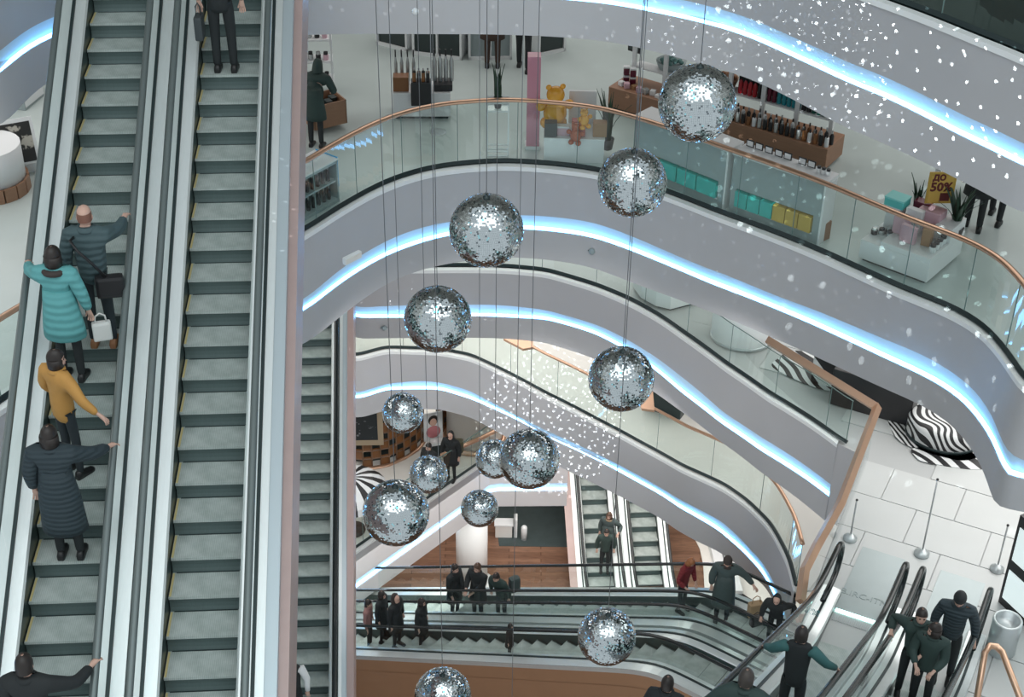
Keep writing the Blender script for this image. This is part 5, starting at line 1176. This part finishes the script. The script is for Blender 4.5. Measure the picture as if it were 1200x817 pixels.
box_thing('dark_kiosk', 'low dark kiosk in front of the poster', 'kiosk', P(512, 532, F4), (.34, .22, .45), M_DKCB, .3, lid=M_WHT)
t = thing('round_column', 'white round column with copper foot ring on the lowest gallery', 'column', P(556, 513, F4)); b = MB(); b.lathe((0, 0, 0), [(.75, .1), (.75, 4.3)], 28); b.build('column_body', M_WARM, t); b = MB(); b.tube([(.80*math.cos(a), .80*math.sin(a), .06) for a in [2*math.pi*i/28 for i in range(28)]], .07, 6, closed=True); b.build('foot_ring', M_COPPER, t)
t = thing('copper_barrier', 'thin copper rail running from the round column past the shopper', 'railing', P(540, 540, F4)); o_ = Vector(t.location); q = [P(603, 494, F4+.9)-o_, P(565, 513, F4+.9)-o_, P(517, 534, F4+.9)-o_]; b = MB(); b.tube(q, .05, 6, 0, True, 1.3); b.build('handrail', M_COPPER, t)
for v in (q[1], q[2]): b = MB(); b.tube([(v.x, v.y, 0), v], .015, 6); b.build('post', M_SILV, t)
# striped umbrella
t = thing('striped_umbrella', 'black and white striped umbrella dome at the left under the lattice wall', 'umbrella', P(412, 640, F4)+Vector((0, .6, 0))); b = MB(); n = 24
for i in range(n):
    a0, a1 = 2*math.pi*i/n, 2*math.pi*(i+1)/n
    for k in range(5):
        r_a, r_b = math.sin(k*.3)*.95, math.sin((k+1)*.3)*.95; za, zb = 1.15+.55*math.cos(k*.3), 1.15+.55*math.cos((k+1)*.3)
        b.add([(r_a*math.cos(a0), r_a*math.sin(a0), za), (r_b*math.cos(a0), r_b*math.sin(a0), zb), (r_b*math.cos(a1), r_b*math.sin(a1), zb), (r_a*math.cos(a1), r_a*math.sin(a1), za)], [(0, 1, 2, 3)], i % 2)
b.build('canopy', [M_BLK, M_WHT], t); b = MB(); b.tube([(0, 0, 0), (0, 0, 1.75)], .02, 8); b.build('pole', M_BLK, t); b = MB(); b.lathe((0, 0, 0), [(.3, 0), (.3, .05), (.05, .08)], 16); b.build('base', M_BLK, t)
# ---- ground floor
t = thing('round_column', 'bright white round column rising from the wooden ground floor', 'column', P(553, 690, 0)); b = MB(); b.lathe((0, 0, 0), [(.44, .25), (.44, 2.95)], 28); b.build('column_body', M_WHITE, t); b = MB(); b.lathe((0, 0, 0), [(.75, 0), (.72, .08), (.50, .20), (.44, .26)], 28); b.build('flared_foot', M_WHITE, t)
t = thing('white_counter', 'white counter with shelf at the back of the wooden floor', 'counter', P(596, 640, 0)+Vector((0, .5, 0)), 0); b = MB(); b.bbox((-.15, 0, 0), (.5, .3, .45), .02); b.build('counter_body', M_WARM, t); b = MB(); b.bbox((-.15, 0, .45), (.56, .34, .05), .01); b.build('counter_top', M_WHITE, t); b = MB(); b.bbox((.20, 0, 0), (.10, .3, .7), .02); b.build('side_post', M_WHITE, t)
t = thing('small_bollard', 'small white bollard at the corner of the dark carpet', 'bollard', P(614, 632, 0)); b = MB(); b.lathe((0, 0, 0), [(.09, 0), (.09, .45), (.06, .5), (.01, .51)], 12); b.build('bollard_body', M_WHITE, t)
for px, py, lb in ((848, 668, 'dark shoe display lying on the white floor by the curved edge'), (871, 703, 'dark folded umbrella on the white floor by the curved edge')):
    t = thing(('shoe_display', 'folded_umbrella')[px > 860], lb, ('shoes', 'umbrella')[px > 860], P(px, py, .03), -.8); b = MB(); b.bbox((0, 0, 0), (.5, .18, .12), .03); b.build('item_body', M_BLK, t)
for i, (a_, b__) in enumerate((((830, 640), (842, 690)), ((846, 652), (858, 700)))):
    v0, v1 = P(*a_, .03), P(*b__, .03); o = MB().poly([(v0.x, v0.y), (v0.x+.28, v0.y-.05), (v1.x+.28, v1.y), (v1.x, v1.y)], 0, .25).build('white_bench', M_WHT); o.location = (0, 0, .03); tag(o, ('long white bench nearest the wooden floor', 'long white bench beside the dark shoe display')[i], 'bench')
bag('tan paper bag hanging at the black-clad woman by the copper rail', P(884, 722, 8.5), .3, (.30, .16, .36), mat('kraft_paper', (.42, .29, .17), .7), cat='bag', name='paper_bag')
# wall lamp box, camera dome on the fascias
o = None
t = thing('exit_lamp_box', 'small white lamp box fixed to the shop fascia at its left end', 'lamp', PD(415, 290, 22.3)+Vector((0, -.3, -.05)), R(48)); b = MB(); b.bbox((0, 0, 0), (.32, .07, .11), .012); b.build('lamp_body', M_WHITE, t); b = MB(); b.box((0, -.04, .055), (.28, .01, .07)); b.build('lamp_face', M_WARM, t)
for px, py, L, lb in ((485, 13, 'F0', 'small white dome camera on the upper fascia above the plinth'), (693, 294, 'F1', 'small grey dome camera on the shop fascia below the light strip'), (448, 384, 'F2', 'small grey dome camera on the fascia of the white gallery')):
    best = None
    for th, r_ in CURV[L]['b']:
        for dz in [i*.04 for i in range(0, 43)]:
            w = Vector((*pt(th, interp(th, CURV[L]['bb' if dz > 1.17 else 't'])), LEV[L]-dz)); x, y, _ = proj(w); d = abs(x-px)+abs(y-py)
            if best is None or d < best[0]: best = (d, w, th)
    w, th = best[1], best[2]; t = thing('dome_camera', lb, 'camera', w, -th); b = MB(); b.sphere((0, -.03, 0), .055, 12, 8); b.build('dome', M_WHITE if L == 'F0' else M_GREYP, t); b = MB(); b.lathe((0, 0, 0), [(.07, -.01), (.07, .01)], 14); b.build('mount', M_GREYP, t)
# ---- light specks thrown by the mirror balls: point lamps with a dotted pattern (real light)
def speck(loc, power, scale, thr, color, seed, dirv, cone):
    l = bpy.data.lights.new('speck_light', 'POINT'); l.shadow_soft_size = 0.0; l.energy = power; l.color = color; l.use_nodes = True
    nt = l.node_tree; em = nt.nodes['Emission']; g = nt.nodes.new('ShaderNodeNewGeometry'); d = Vector(dirv).normalized(); t1 = d.cross(Vector((0, 0, 1))).normalized(); t2 = t1.cross(d)
    def dot(v):
        n = nt.nodes.new('ShaderNodeVectorMath'); n.operation = 'DOT_PRODUCT'; n.inputs[1].default_value = v; nt.links.new(g.outputs['Incoming'], n.inputs[0]); return n.outputs['Value']
    cb = nt.nodes.new('ShaderNodeCombineXYZ'); nt.links.new(dot(t1), cb.inputs[0]); nt.links.new(dot(t2), cb.inputs[1]); cb.inputs[2].default_value = 0
    mp = nt.nodes.new('ShaderNodeMapping'); mp.inputs['Location'].default_value = (seed, seed*2, 0); nt.links.new(cb.outputs[0], mp.inputs[0])
    v = nt.nodes.new('ShaderNodeTexVoronoi'); v.voronoi_dimensions = '2D'; v.inputs['Scale'].default_value = scale; nt.links.new(mp.outputs[0], v.inputs[0])
    lt = nt.nodes.new('ShaderNodeMath'); lt.operation = 'LESS_THAN'; lt.inputs[1].default_value = thr; nt.links.new(v.outputs['Distance'], lt.inputs[0])
    ab = nt.nodes.new('ShaderNodeMath'); ab.operation = 'GREATER_THAN'; ab.inputs[1].default_value = cone; nt.links.new(dot(d), ab.inputs[0])
    ml = nt.nodes.new('ShaderNodeMath'); ml.operation = 'MULTIPLY'; nt.links.new(lt.outputs[0], ml.inputs[0]); nt.links.new(ab.outputs[0], ml.inputs[1]); nt.links.new(ml.outputs[0], em.inputs['Strength'])
    o = bpy.data.objects.new('speck_light', l); o.location = loc; col.objects.link(o); return o
def toward(c, px, py, z): return P(px, py, z)-c
b0_ = PD(817, 121, 14.2)
c = b0_+Vector((.55, .45, .1)); speck(c, 2600, 17, .085, (.9, 1, 1), 1, toward(c, 1080, 110, 22.4), .84)
c = b0_+Vector((.30, .52, -.1)); speck(c, 1500, 34, .10, (.9, .97, 1), 2, toward(c, 900, 70, 22.4), .95)
c = PD(741, 214, 15.9)+Vector((.1, .5, -.1)); speck(c, 420, 20, .07, (.9, .97, 1), 4, toward(c, 900, 340, 17.8), .72)
c = PD(570, 270, 14.9)+Vector((.1, .6, -.1)); speck(c, 330, 20, .07, (.95, .97, 1), 3, toward(c, 600, 250, 18), .55)
c = PD(620, 538, 18.2)+Vector((.1, .7, -.1)); speck(c, 24000, 120, .19, (.92, .97, 1), 5, toward(c, 650, 488, 8.5), .9950)
speck(c+Vector((-.2, 0, 0)), 5000, 60, .09, (.95, .97, 1), 6, toward(c, 490, 440, 8.5), .985)
